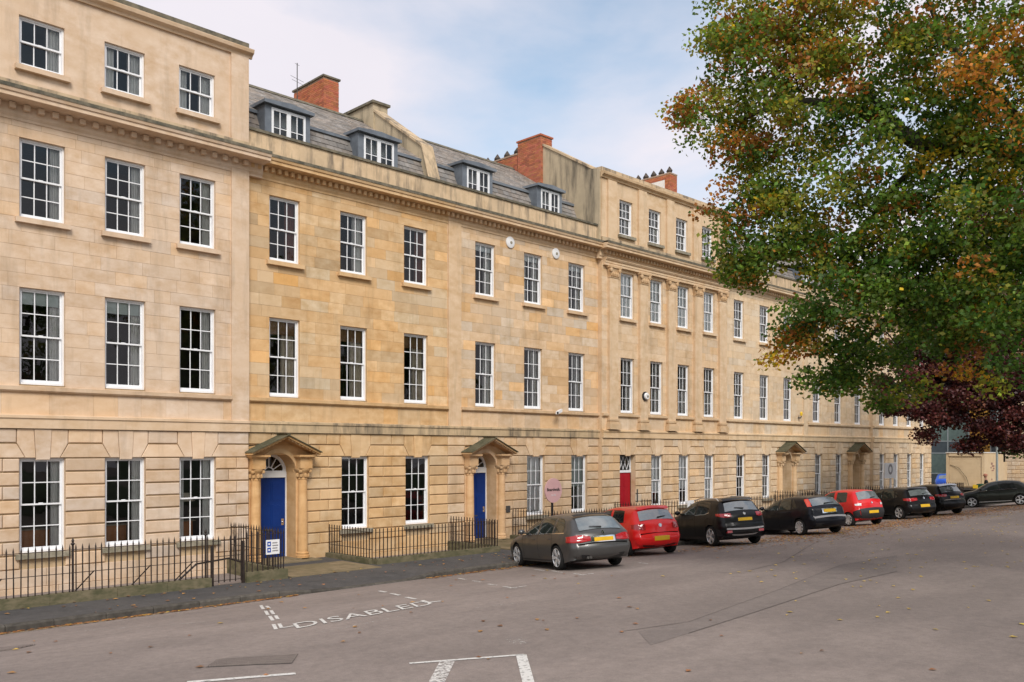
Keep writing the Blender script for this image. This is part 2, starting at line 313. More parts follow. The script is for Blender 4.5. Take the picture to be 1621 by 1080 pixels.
# ------------------------------------------------------------------ house builder
Z_BAND, Z_STR = (3.73, 4.03), (4.58, 4.71)
G_SILL, G_HEAD, F1, F2 = .80, 3.03, (4.76, 7.03), (8.66, 10.53)
MC = {}
def cached(key, fn):
    if key not in MC: MC[key] = fn()
    return MC[key]
def frame_mesh(w, h, rows, cols):
    mb = MB(); J = .045
    mb.box(0, J, 0, .13, 0, h); mb.box(w-J, w, 0, .13, 0, h); mb.box(J, w-J, 0, .13, h-J, h); mb.box(J, w-J, -.03, .13, 0, .05)
    hm = h/2+.02; half = rows//2
    for (z0, z1, y, br, tr) in ((hm-.02, h-J, .03, .04, .035), (.05, hm+.02, .072, .07, .04)):
        x0, x1 = J, w-J; S = .04
        mb.box(x0, x0+S, y, y+.035, z0, z1); mb.box(x1-S, x1, y, y+.035, z0, z1)
        mb.box(x0+S, x1-S, y, y+.035, z0, z0+br); mb.box(x0+S, x1-S, y, y+.035, z1-tr, z1)
        ix0, ix1, iz0, iz1 = x0+S, x1-S, z0+br, z1-tr
        for c in range(1, cols): xx = ix0+(ix1-ix0)*c/cols; mb.box(xx-.0115, xx+.0115, y+.004, y+.031, iz0, iz1)
        n = half
        for r_ in range(1, n): zz = iz0+(iz1-iz0)*r_/n; mb.box(ix0, ix1, y+.006, y+.029, zz-.0115, zz+.0115)
    mb.box(w/2-.05, w/2+.05, .045, .07, hm+.02, hm+.035)
    return mb.mesh('window', 'white_paint')
def pane_cells(w, h, rows, cols):
    J = .045; S = .04; hm = h/2+.02; half = rows//2; out = []
    for k, (z0, z1, y, br, tr) in enumerate(((hm-.02, h-J, .0475, .04, .035), (.05, hm+.02, .0895, .07, .04))):
        ix0, ix1, iz0, iz1 = J+S, w-J-S, z0+br, z1-tr
        for r_ in range(half):
            for c in range(cols):
                out.append((k, ix0+(ix1-ix0)*c/cols, ix0+(ix1-ix0)*(c+1)/cols, iz0+(iz1-iz0)*r_/half, iz0+(iz1-iz0)*(r_+1)/half, y))
    return out
def pane_mesh(pw, ph):
    mb = MB(); mb.quad((-pw/2,0,-ph/2),(pw/2,0,-ph/2),(pw/2,0,ph/2),(-pw/2,0,ph/2)); return mb.mesh('pane', 'window_glass')
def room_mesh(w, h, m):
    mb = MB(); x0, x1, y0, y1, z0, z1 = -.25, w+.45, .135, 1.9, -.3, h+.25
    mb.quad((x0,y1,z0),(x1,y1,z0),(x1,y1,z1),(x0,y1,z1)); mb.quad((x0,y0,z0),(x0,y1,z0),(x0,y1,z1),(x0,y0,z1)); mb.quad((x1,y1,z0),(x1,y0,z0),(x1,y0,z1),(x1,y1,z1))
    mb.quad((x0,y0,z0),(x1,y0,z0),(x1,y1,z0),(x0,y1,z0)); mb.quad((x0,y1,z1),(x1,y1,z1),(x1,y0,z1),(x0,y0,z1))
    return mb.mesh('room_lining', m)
def curtain_mesh(wd, h, m, seed, folds=5):
    r = random.Random(seed); mb = MB(); n = folds*4; ph = r.random()*6
    X = [wd*i/n for i in range(n+1)]; Y = [.03*math.sin(2*math.pi*folds*i/n+ph)+.012*math.sin(9.1*i+ph) for i in range(n+1)]
    for i in range(n): mb.quad((X[i],Y[i],0),(X[i+1],Y[i+1],0),(X[i+1],Y[i+1]*.8,h),(X[i],Y[i]*.8,h))
    return mb.mesh('curtain', m, True)
def add_window(house, s, z, w, h, y, rows=4, cols=3, panes=True, sill=None, curtain=None, blind=None, room='room', cw=.30):
    """sash window: frame mesh with its panes, sill, curtains and blind as sub-parts"""
    win = link('window', cached(('f', round(w,2), round(h,2), rows, cols), lambda: frame_mesh(w, h, rows, cols)), house); win.location = (s, y, z)
    cells = pane_cells(w, h, rows, cols)
    if panes:
        for (k, a, b, c, d, yy) in cells:
            p = link('pane', cached(('p', round(b-a,3), round(d-c,3)), lambda: pane_mesh(b-a, d-c)), win, ((a+b)/2, yy, (c+d)/2))
            p.rotation_euler = (rng.gauss(0, .006), 0, rng.gauss(0, .006))
    else:
        for k in (0, 1):
            q = [c for c in cells if c[0] == k]; a, b, c_, d, yy = min(c[1] for c in q), max(c[2] for c in q), min(c[3] for c in q), max(c[4] for c in q), q[0][5]
            p = link('pane', cached(('pf', round(b-a,3), round(d-c_,3)), lambda: pane_mesh(b-a, d-c_)), win, ((a+b)/2, yy, (c_+d)/2)); p.rotation_euler = (rng.gauss(0, .004), 0, rng.gauss(0, .004))
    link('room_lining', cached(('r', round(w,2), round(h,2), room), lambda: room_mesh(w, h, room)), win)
    if sill:
        mb = MB(); mb.box(-.1, w+.1, -.20, .0, -.13, -.012); o = link('sill', cached(('s', round(w,2), sill), lambda: mb.mesh('sill', sill)), win)
    if curtain:
        for side in ((1, 0) if rng.random() < .3 else (1,)):
            mc = cached(('c', curtain, round(h,1), side, round(cw,2)), lambda: curtain_mesh(cw, h-.06, curtain, side+3))
            o = link('curtain', mc, win, ((w-.05-cw) if side else .02, .165, .03))
    if blind:
        bm_, frac = blind; mb = MB(); mb.box(.06, w-.06, .112, .118, h*(1-frac), h-.03)
        link('blind', cached(('b', bm_, round(w,2), round(h,2), frac), lambda: mb.mesh('blind', bm_)), win)
    return win
def grid_wall(mb, s0, s1, z0, z1, y, holes, depth=.22, sill=True):
    xs = sorted({s0, s1, *[v for h in holes for v in h[:2] if s0 < v < s1]}); zs = sorted({z0, z1, *[v for h in holes for v in h[2:4] if z0 < v < z1]})
    for a, b in zip(xs[:-1], xs[1:]):
        for c, d in zip(zs[:-1], zs[1:]):
            mx_, mz_ = (a+b)/2, (c+d)/2
            if any(h[0] < mx_ < h[1] and h[2] < mz_ < h[3] for h in holes): continue
            mb.quad((a,y,c),(b,y,c),(b,y,d),(a,y,d))
    for (a, b, c, d) in [h[:4] for h in holes]:
        Y = y+depth
        mb.quad((a,y,c),(a,Y,c),(a,Y,d),(a,y,d)); mb.quad((b,Y,c),(b,y,c),(b,y,d),(b,Y,d)); mb.quad((a,y,c),(b,y,c),(b,Y,c),(a,Y,c)); mb.quad((a,Y,d),(b,Y,d),(b,y,d),(a,y,d))
def subtract(a, b, cuts):
    iv = [(a, b)]
    for (c, d) in cuts:
        nv = []
        for (p, q) in iv:
            if d <= p or c >= q: nv.append((p, q)); continue
            if c > p: nv.append((p, c))
            if d < q: nv.append((d, q))
        iv = nv
    return [(p, q) for p, q in iv if q-p > .05]
def tint(v=.12, warm=.05):
    k = 1+rng.gauss(0, v); w = rng.gauss(0, warm)
    return (max(.5,k*(1+w*.3)), max(.45,k*(1-w*.2)), max(.35,k*(1-w)))
def stone(parent, s0, s1, z0, z1, y, proud, m, col, ch=.006, joined=None, name='stone'):
    mb = joined or MB(); n = len(mb.v); yf, yb = y-proud, y
    mb.v += [(s0,yb,z0),(s1,yb,z0),(s1,yb,z1),(s0,yb,z1),(s0,yf+ch,z0),(s1,yf+ch,z0),(s1,yf+ch,z1),(s0,yf+ch,z1),(s0+ch,yf,z0+ch),(s1-ch,yf,z0+ch),(s1-ch,yf,z1-ch),(s0+ch,yf,z1-ch)]
    fs = [(0,1,5,4),(1,2,6,5),(2,3,7,6),(3,0,4,7),(4,5,9,8),(5,6,10,9),(6,7,11,10),(7,4,8,11),(8,9,10,11)]
    for f in fs: mb.f.append(tuple(n+i for i in f)); mb.c.append(col if joined else None)
    if joined is None:
        o = mb.build(name, m, parent); o.color = tuple(col)+(1,); return o
def poly_stone(parent, pts, y, proud, m, col, joined=None, ch=.01):
    """voussoir: polygon in (s, z) with a chamfered face"""
    mb = joined or MB(); c = Vector((sum(p[0] for p in pts)/len(pts), sum(p[1] for p in pts)/len(pts))); k = len(pts); n = len(mb.v)
    ins = []
    for p in pts:
        d = c-Vector(p); d = d.normalized()*min(ch*1.5, d.length*.3); ins.append((p[0]+d.x, p[1]+d.y))
    mb.v += [(p[0],y,p[1]) for p in pts]+[(p[0],y-proud+ch,p[1]) for p in pts]+[(p[0],y-proud,p[1]) for p in ins]
    fs = [(i,(i+1)%k,k+(i+1)%k,k+i) for i in range(k)]+[(k+i,k+(i+1)%k,2*k+(i+1)%k,2*k+i) for i in range(k)]+[tuple(2*k+i for i in range(k))]
    for f in fs: mb.f.append(tuple(n+i for i in f)); mb.c.append(col if joined else None)
    if joined is None:
        o = mb.build('stone', m, parent); o.color = tuple(col)+(1,)
def ashlar(wall, s0, s1, spans, y, holes, m, joined=None, var=.07, warm=.08, lintel=True):
    """smooth stone blocks; spans = [(z0, z1, courses)]"""
    for (za, zb, n) in spans:
        ch = (zb-za)/n
        for i in range(n):
            c, d = za+i*ch, za+(i+1)*ch; cuts = [(h[0], h[1]) for h in holes if h[2] < d-.01 and h[3] > c+.01]
            if lintel and i == 0:
                for h in holes:
                    if abs(h[3]-za) < .02:
                        a, b = max(s0, h[0]-.24), min(s1, h[1]+.24); cuts.append((a, b)); stone(wall, a+.002, b-.002, c+.002, d-.002, y, .007, m, tint(.05, .04), ch=.003, joined=joined)
            for (a, b) in subtract(s0, s1, cuts):
                x = a; first = True
                while x < b-.001:
                    l = rng.uniform(.5, 1.05)*(.55 if first and i % 2 else 1)
                    if b-(x+l) < .35: l = b-x
                    stone(wall, x+.002, x+l-.002, c+.002, d-.002, y, .007+rng.uniform(-.002,.003), m, tint(var, warm), ch=.003, joined=joined); x += l; first = False
def rusticated(wall, s0, s1, y, wins, solid, m, joined=None):
    """channelled ground floor courses with flat arches over the windows"""
    cs = [.43, .755, 1.08, 1.405, 1.73, 2.055, 2.38, 2.705, 3.03, 3.38, 3.73]
    for i, (c, d) in enumerate(zip(cs[:-1], cs[1:])):
        cuts = [(a, b) for (a, b, e, f) in solid if e < d-.01 and f > c+.01]
        for (a, b) in wins:
            w = b-a; mid = (a+b)/2
            if d <= 3.04: cuts.append((a, b))
            else: cuts.append((mid-w/2-.065, mid+w/2+.065))
        for (a, b) in subtract(s0, s1, cuts):
            L = b-a; n = max(1, round(L/.62)); off = .24 if (i % 2 and n > 1) else (-.24 if n > 1 else 0)
            xs = [a+L*k/n+(off*L/n if 0 < k < n else 0) for k in range(n+1)]
            for p, q in zip(xs[:-1], xs[1:]):
                la = i == 8 and any(abs(p-(wb_+.065)) < .01 for _, wb_ in wins); lb = i == 8 and any(abs(q-(wa_-.065)) < .01 for wa_, _ in wins)
                if la or lb: poly_stone(wall, [(p+.004-(.18 if la else 0), c+.016), (q-.004+(.18 if lb else 0), c+.016), (q-.004, d-.016), (p+.004, d-.016)], y, .045, m, tint(.05,.05), joined)
                else: stone(wall, p+.007, q-.007, c+.017, d-.017, y, .045+rng.uniform(-.006,.006), m, tuple(k_*.95 for k_ in tint(.065, .07)), ch=.016, joined=joined)
    for (a, b) in wins:
        w = b-a; mid = (a+b)/2; z0, z1, zm = 3.035, 3.715, 3.38; k0, k1 = .15, .19
        poly_stone(wall, [(mid-k0,z0-.05),(mid+k0,z0-.05),(mid+k1,z1),(mid-k1,z1)], y, .06, m, tint(.04,.03), joined)
        for sg in (-1, 1):
            P = [(mid+sg*(k0+.008),z0),(mid+sg*(w/2-.128),z0),(mid+sg*(w/2+.055),zm),(mid+sg*(w/2+.055),z1),(mid+sg*(k1+.008),z1)]
            if sg < 0: P = P[::-1]
            poly_stone(wall, P, y, .045, m, tint(.04,.03), joined)
def moulding(house, name, prof, s0, s1, m, col=None):
    """profile in (y, z) run along the facade"""
    mb = MB(); mb.prism([(s0, p[0], p[1]) for p in prof], (s1-s0, 0, 0)); o = mb.build(name, m, house)
    if col: o.color = tuple(col)+(1,)
    return o
def cornice(house, s0, s1, y, zt, m, proj=.5, dent=.21, dsize=.10, ends=(0,0)):
    P = [(y,zt-.56),(y-.03,zt-.56),(y-.03,zt-.50),(y-.07,zt-.44),(y-.07,zt-.21),(y-.14,zt-.205),(y-proj+.05,zt-.185),(y-proj+.05,zt-.09),(y-proj+.02,zt-.085),(y-proj,zt-.02),(y-proj,zt),(y+.1,zt+.05),(y+.1,zt-.56)]
    c = moulding(house, 'cornice', P, s0-ends[0], s1+ends[1], m)
    mb = MB(); mb.box(-dsize/2, dsize/2, -.13, 0, 0, .13); me = cached(('dent', dsize, m), lambda: mb.mesh('dentil', m))
    n = int((s1-s0)/dent)
    for i in range(n): link('dentil', me, c, (s0+(i+.5)*(s1-s0)/n, y-.07, zt-.345))
    mb = MB(); mb.box(s0-ends[0]-.01, s1+ends[1]+.01, y-proj-.012, y+.05, zt+.052, zt+.075); mb.box(s0-ends[0]-.01, s1+ends[1]+.01, y-proj-.014, y-proj-.004, zt-.01, zt+.052); mb.build('lead_flashing', 'coping', house)
    return c
def slates(house, s0, s1, p0, p1, row, wid, m='slate', skip=(), name='slates', dark=1.0):
    """courses of slates between eaves line p0 = (y, z) and top line p1"""
    a, b = Vector(p0), Vector(p1); L = (b-a).length; d = (b-a)/L; n = Vector((-d.y, d.x)); mb = MB(); k = int(L/row)
    mb.quad((s0,a.x,a.y),(s1,a.x,a.y),(s1,b.x,b.y),(s0,b.x,b.y), (.5,.5,.5))
    for i in range(k+1):
        lo = a+d*(i*row); hi = a+d*min(L, (i+1)*row+.03)
        x = s0-(wid/2 if i % 2 else 0)
        while x < s1:
            x0, x1 = max(s0, x+.004), min(s1, x+wid-.004); x += wid
            if x1-x0 < .03 or any(u0 < (x0+x1)/2 < u1 and i*row < hmax for (u0, u1, hmax) in skip): continue
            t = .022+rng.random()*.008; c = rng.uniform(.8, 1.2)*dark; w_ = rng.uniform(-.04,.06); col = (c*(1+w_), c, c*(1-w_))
            A = lo+n*t; B = hi+n*.006
            mb.quad((x0,A.x,A.y),(x1,A.x,A.y),(x1,B.x,B.y),(x0,B.x,B.y), col); mb.quad((x0,lo.x,lo.y),(x1,lo.x,lo.y),(x1,A.x,A.y),(x0,A.x,A.y), col)
    o = mb.build(name, m, house); o['kind'] = 'stuff'; return o
def brick_mesh(mb, x0, x1, y0, y1, z0, z1):
    H = .075; n = int((z1-z0)/H)
    for i in range(n):
        z = z0+i*H; off = .112 if i % 2 else 0
        for (u0, u1, fn) in ((x0, x1, lambda a, b, t: (a, b, y0-t, y0+.04)), (x0, x1, lambda a, b, t: (a, b, y1-.04, y1+t)), (y0, y1, lambda a, b, t: (x0-t, x0+.04, a, b)), (y0, y1, lambda a, b, t: (x1-.04, x1+t, a, b))):
            u = u0-off
            while u < u1-.01:
                a, b = max(u0, u+.005), min(u1, u+.22); u += .225
                if b-a < .03: continue
                c = rng.uniform(.82, 1.2); q = rng.random(); col = (c, c*rng.uniform(.9,1.2), c*rng.uniform(.9,1.15)) if q > .1 else (.72,.75,.8)
                X0, X1, Y0, Y1 = fn(a, b, .008+rng.random()*.005); mb.box(X0, X1, Y0, Y1, z+.005, z+H-.005, col)
def chimney(house, x0, x1, y0, y1, z0, z1, cap='coping', capout=.06, pots=0, name='chimney'):
    core = MB(); core.box(x0+.002, x1-.002, y0+.002, y1-.002, z0, z1); c = core.build(name, 'mortar', house)
    mb = MB(); brick_mesh(mb, x0, x1, y0, y1, z0, z1-.005); b = mb.build('brickwork', 'brick', c); b['kind'] = 'stuff'
    mb = MB(); mb.box(x0-capout, x1+capout, y0-capout, y1+capout, z1, z1+.07); mb.build('cap', cap, c)
    for i in range(pots):
        yy = y0+(y1-y0)*(i+.5)/pots; mb = MB(); mb.lathe([(.0,0),(.15,0),(.13,.05),(.12,.12),(.15,.13),(.15,.16),(.10,.16),(.09,.04),(.0,.04)], ((x0+x1)/2, yy, z1+.07), seg=10)
        mb.lathe([(.20,.17),(.02,.40),(.0,.40)], ((x0+x1)/2, yy, z1+.07), seg=4); mb.build('chimney_pot', 'clay_pot', c)
    return c
def dormer(house, s0, s1, yf, z0, zt, back):
    d = MB(); d.box(s0-.22, s0, yf, back, z0, zt); d.box(s1, s1+.16, yf, back, z0, zt); d.box(s0, s1, yf+.02, back, zt-.05, zt); d.box(s0, s1, yf+.02, yf+.15, z0, z0+.06)
    o = d.build('dormer', 'lead', house)
    r_ = MB(); r_.prism([(s0-.3,yf-.14,zt),(s1+.24,yf-.14,zt),(s1+.24,yf-.14,zt+.09),((s0+s1)/2,yf-.14,zt+.16),(s0-.3,yf-.14,zt+.09)], (0, back-yf+.2, .04)); r_.build('dormer_roof', 'lead', o)
    f = MB(); w = s1-s0; h = zt-.05-z0-.06; zb = z0+.06
    for i in range(2):
        a = s0+w*i/2; b = s0+w*(i+1)/2
        f.box(a, a+.07, yf-.01, yf+.05, zb, zb+h); f.box(b-.07, b, yf-.01, yf+.05, zb, zb+h); f.box(a+.07, b-.07, yf-.01, yf+.05, zb+h-.08, zb+h); f.box(a+.07, b-.07, yf-.01, yf+.05, zb, zb+.08)
        f.box((a+b)/2-.014, (a+b)/2+.014, yf+.005, yf+.04, zb+.08, zb+h-.08); f.box(a+.07, b-.07, yf+.008, yf+.038, zb+h*.42-.012, zb+h*.42+.012)
    fo = f.build('casement', 'white_paint', o)
    for i in range(2):
        a = s0+w*i/2+.07; b = s0+w*(i+1)/2-.07; g = MB(); g.quad((a,yf+.022,zb+.08),(b,yf+.022,zb+.08),(b,yf+.022,zb+h-.08),(a,yf+.022,zb+h-.08)); g.build('pane', 'window_glass', o)
    g = MB(); g.box(s0+.01, s1-.01, yf+.4, yf+.45, zb, zb+h); g.build('net_curtain', 'curtain_grey', o)
    return o
def portico(house, c, y, m, door_mat, closed=True, step=.08):
    """arched doorway with engaged columns under an open pediment, and the door in it"""
    HW, ZT, ow, spr, dep = .93, 3.36, .56, 2.58, .48
    mb = MB(); n = 14; yf = y-.06
    arch = [(c+ow*math.cos(math.pi*i/n), spr+ow*math.sin(math.pi*i/n)) for i in range(n+1)]
    ang = [(c+HW, ZT) if i == 0 else None for i in range(1)]
    outer = []
    for i in range(n+1):
        a = math.pi*i/n; dx, dz = math.cos(a), math.sin(a); k = min(HW/abs(dx) if abs(dx) > 1e-6 else 9e9, (ZT-spr)/dz if dz > 1e-6 else 9e9); outer.append((c+dx*k, spr+dz*k))
    for i in range(n):
        a, b, p, q = arch[i], arch[i+1], outer[i], outer[i+1]
        mb.quad((a[0],yf,a[1]),(p[0],yf,p[1]),(q[0],yf,q[1]),(b[0],yf,b[1])); mb.quad((a[0],yf,a[1]),(b[0],yf,b[1]),(b[0],y+dep,b[1]),(a[0],y+dep,a[1]))
    for sg in (-1, 1):
        x0, x1 = c+sg*ow, c+sg*HW; a, b = min(x0,x1), max(x0,x1)
        mb.quad((a,yf,0),(b,yf,0),(b,yf,spr),(a,yf,spr)); X = c+sg*ow; mb.quad((X,yf,0),(X,y+dep,0),(X,y+dep,spr),(X,yf,spr)); X = c+sg*HW; mb.quad((X,yf,0),(X,y+.1,0),(X,y+.1,ZT),(X,yf,ZT))
    for (zz0, zz1) in ((spr, ZT),): 
        for sg in (-1,1): pass
    mb.quad((c-HW,yf,ZT),(c+HW,yf,ZT),(c+HW,y+.1,ZT),(c-HW,y+.1,ZT))
    P = mb.build('portico', m, house); P.color = (.98,.92,.84,1)
    ar = MB()                                   # archivolt moulding
    for i in range(n):
        a0, a1 = math.pi*i/n, math.pi*(i+1)/n
        for (r0, r1, yy) in ((ow+.005, ow+.13, yf-.03),):
            q = lambda r, a, Y: (c+r*math.cos(a), Y, spr+r*math.sin(a))
            ar.quad(q(r0,a0,yy),q(r1,a0,yy),q(r1,a1,yy),q(r0,a1,yy)); ar.quad(q(r1,a0,yy),q(r1,a0,yf),q(r1,a1,yf),q(r1,a1,yy)); ar.quad(q(r0,a0,yf),q(r0,a0,yy),q(r0,a1,yy),q(r0,a1,yf))
    ar.build('archivolt', m, P)
    for sg in (-1, 1):
        xc = c+sg*.755; yc = yf-.05
        k = MB(); k.lathe([(.0,step),(.20,step),(.20,step+.07),(.175,step+.09),(.185,step+.14),(.15,step+.18),(.15,.6),(.145,1.4),(.128,2.36),(.14,2.37),(.14,2.40),(.128,2.41)], (xc,yc,0), seg=16); o = k.build('column', m, P, True); smooth_by_angle(o, 35); o.color = (1,.9,.78,1)
        k = MB(); k.lathe([(.125,2.405),(.14,2.46),(.155,2.53),(.20,2.60),(.235,2.645),(.235,2.69),(.0,2.69)], (xc,yc,0), seg=12)
        for q in range(8):                     # leaves and scrolls
            a = q*math.pi/4; x, yy = xc+math.cos(a)*.165, yc+math.sin(a)*.165; k.lathe([(.0,-.075),(.035,-.06),(.048,0),(.03,.05),(.0,.06)], (x, yy, 2.50), seg=6)
            if q % 2: k.lathe([(.0,-.05),(.04,-.04),(.058,0),(.04,.04),(.0,.05)], (xc+math.cos(a)*.225, yc+math.sin(a)*.225, 2.61), seg=6)
        o = k.build('capital', m, P, True); smooth_by_angle(o, 50); o.color = (.86,.80,.72,1)
        k = MB(); w = .20; k.box(xc-w, xc+w, yf-.27, yf+.01, 2.692, 2.99); k.box(xc-w-.05, xc+w+.05, yf-.32, yf+.012, 2.99, 3.03); k.box(xc-w-.09, xc+w+.09, yf-.38, yf+.013, 3.03, 3.085)
        o = k.build('entablature', m, P); o.color = (.95,.87,.76,1)
    ex, ez, ax, th, yo = 1.10, 3.09, 3.58, .085, y-.62
    for sg in (-1, 1):
        e = Vector((c+sg*ex, 0, ez)); a = Vector((c, 0, ax)); dirv = (a-e).normalized(); up = Vector((-dirv.z*sg, 0, abs(dirv.x)))
        if up.z < 0: up = -up
        ln = (a-e).length
        k = MB(); k.obox((e.x, yo+.04, e.z), dirv*ln, (0, .58, 0), up*th); o = k.build('raking_cornice', m, P); o.color = (.9,.82,.7,1)
        k = MB(); e2 = e+up*(th+.003)-dirv*.05; k.obox((e2.x, yo-.02, e2.z), dirv*(ln+.05+.02), (0, .65, 0), up*.03); k.build('pediment_roof', 'moss', P)
        k = MB()
        for q in range(9):
            s_ = .1+ln*q/9.6; b = e+dirv*s_; k.obox((b.x, yo+.1, b.z), dirv*.055, (0,.06,0), -up*.05)
        o = k.build('dentil_row', m, P)
    # tympanum wall behind the pediment
    k = MB(); k.prism([(c-ex*.98,y-.02,ez),(c+ex*.98,y-.02,ez),(c,y-.02,ax-.02)], (0,-.028,0)); o = k.build('tympanum', m, P); o.color = (.9,.8,.66,1)
    D = door(house, c, y+dep-.02, ow-.03, step, 2.42, spr, door_mat, closed)
    k = MB(); k.box(c-1.1, c+1.1, y-.62, y+dep, .0, step*.6); k.box(c-.62, c+.62, y-.3, y+dep, step*.6, step); k.build('doorstep', 'flagstone', P)
    return P
def door(house, c, y, hw, z0, zt, spr, m, closed=True):
    k = MB(); k.box(c-hw, c+hw, y+.03, y+.08, z0, zt); D = k.build('door', m, house)
    if closed:
        for (u0, u1) in ((-hw+.1, -.06), (.06, hw-.1)):
            for (a, b) in ((.12,.75),(.85,1.55),(1.65,2.22)):
                p = MB(); p.box(c+u0, c+u1, y+.022, y+.032, z0+a, z0+b); p.box(c+u0+.04, c+u1-.04, y+.012, y+.024, z0+a+.04, z0+b-.04); p.build('panel', m, D)
        p = MB(); p.lathe([(.0,-.06),(.022,-.06),(.03,-.045),(.02,-.02),(.012,0),(.0,0)], (c+hw-.09, y+.03, z0+1.02), axis='y', seg=10); p.box(c+hw-.13, c+hw-.05, y+.018, y+.031, z0+.93, z0+1.12); p.build('door_handle', 'chrome', D)
        p = MB(); p.box(c-.14, c+.14, y+.02, y+.032, z0+.79, z0+.83); p.build('letter_plate', 'cast_iron', D)
    f = MB(); f.box(c-hw-.035, c-hw, y, y+.09, z0, spr); f.box(c+hw, c+hw+.035, y, y+.09, z0, spr); f.box(c-hw, c+hw, y-.02, y+.09, zt, spr-.01); f.build('door_frame', 'white_paint', D)
    r = hw-.01; g = MB(); n = 16
    P = lambda rr, i, yy: (c+rr*math.cos(math.pi*i/n), yy, spr+rr*math.sin(math.pi*i/n))
    for i in range(n):
        for (r0, r1) in ((r-.055, r+.045), (.13, .16)):
            g.quad(P(r0,i,y+.02),P(r1,i,y+.02),P(r1,i+1,y+.02),P(r0,i+1,y+.02)); g.quad(P(r0,i,y+.06),P(r0,i,y+.02),P(r0,i+1,y+.02),P(r0,i+1,y+.06))
    for i in range(1, 6):
        a = math.pi*i/6; d = Vector((math.cos(a),0,math.sin(a))); q = Vector((-d.z,0,d.x))*.012; b = Vector((c,y+.022,spr))
        g.obox(b+d*.15-q, d*(r-.19), (0,.03,0), q*2)
    g.box(c-r, c+r, y+.01, y+.06, spr-.01, spr+.04)
    fo = g.build('fanlight', 'white_paint', D)
    k = MB(); k.v = [(c,y+.045,spr+.03)]+[(c+(r-.03)*math.cos(math.pi*i/n),y+.045,spr+(r-.03)*math.sin(math.pi*i/n)) for i in range(n+1)]; k.f = [(0,i+1,i+2) for i in range(n)]; k.c = [None]*n; k.build('pane', 'window_glass', D)
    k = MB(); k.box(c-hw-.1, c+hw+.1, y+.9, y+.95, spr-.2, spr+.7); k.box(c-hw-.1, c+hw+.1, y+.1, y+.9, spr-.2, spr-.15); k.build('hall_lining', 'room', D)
    return D
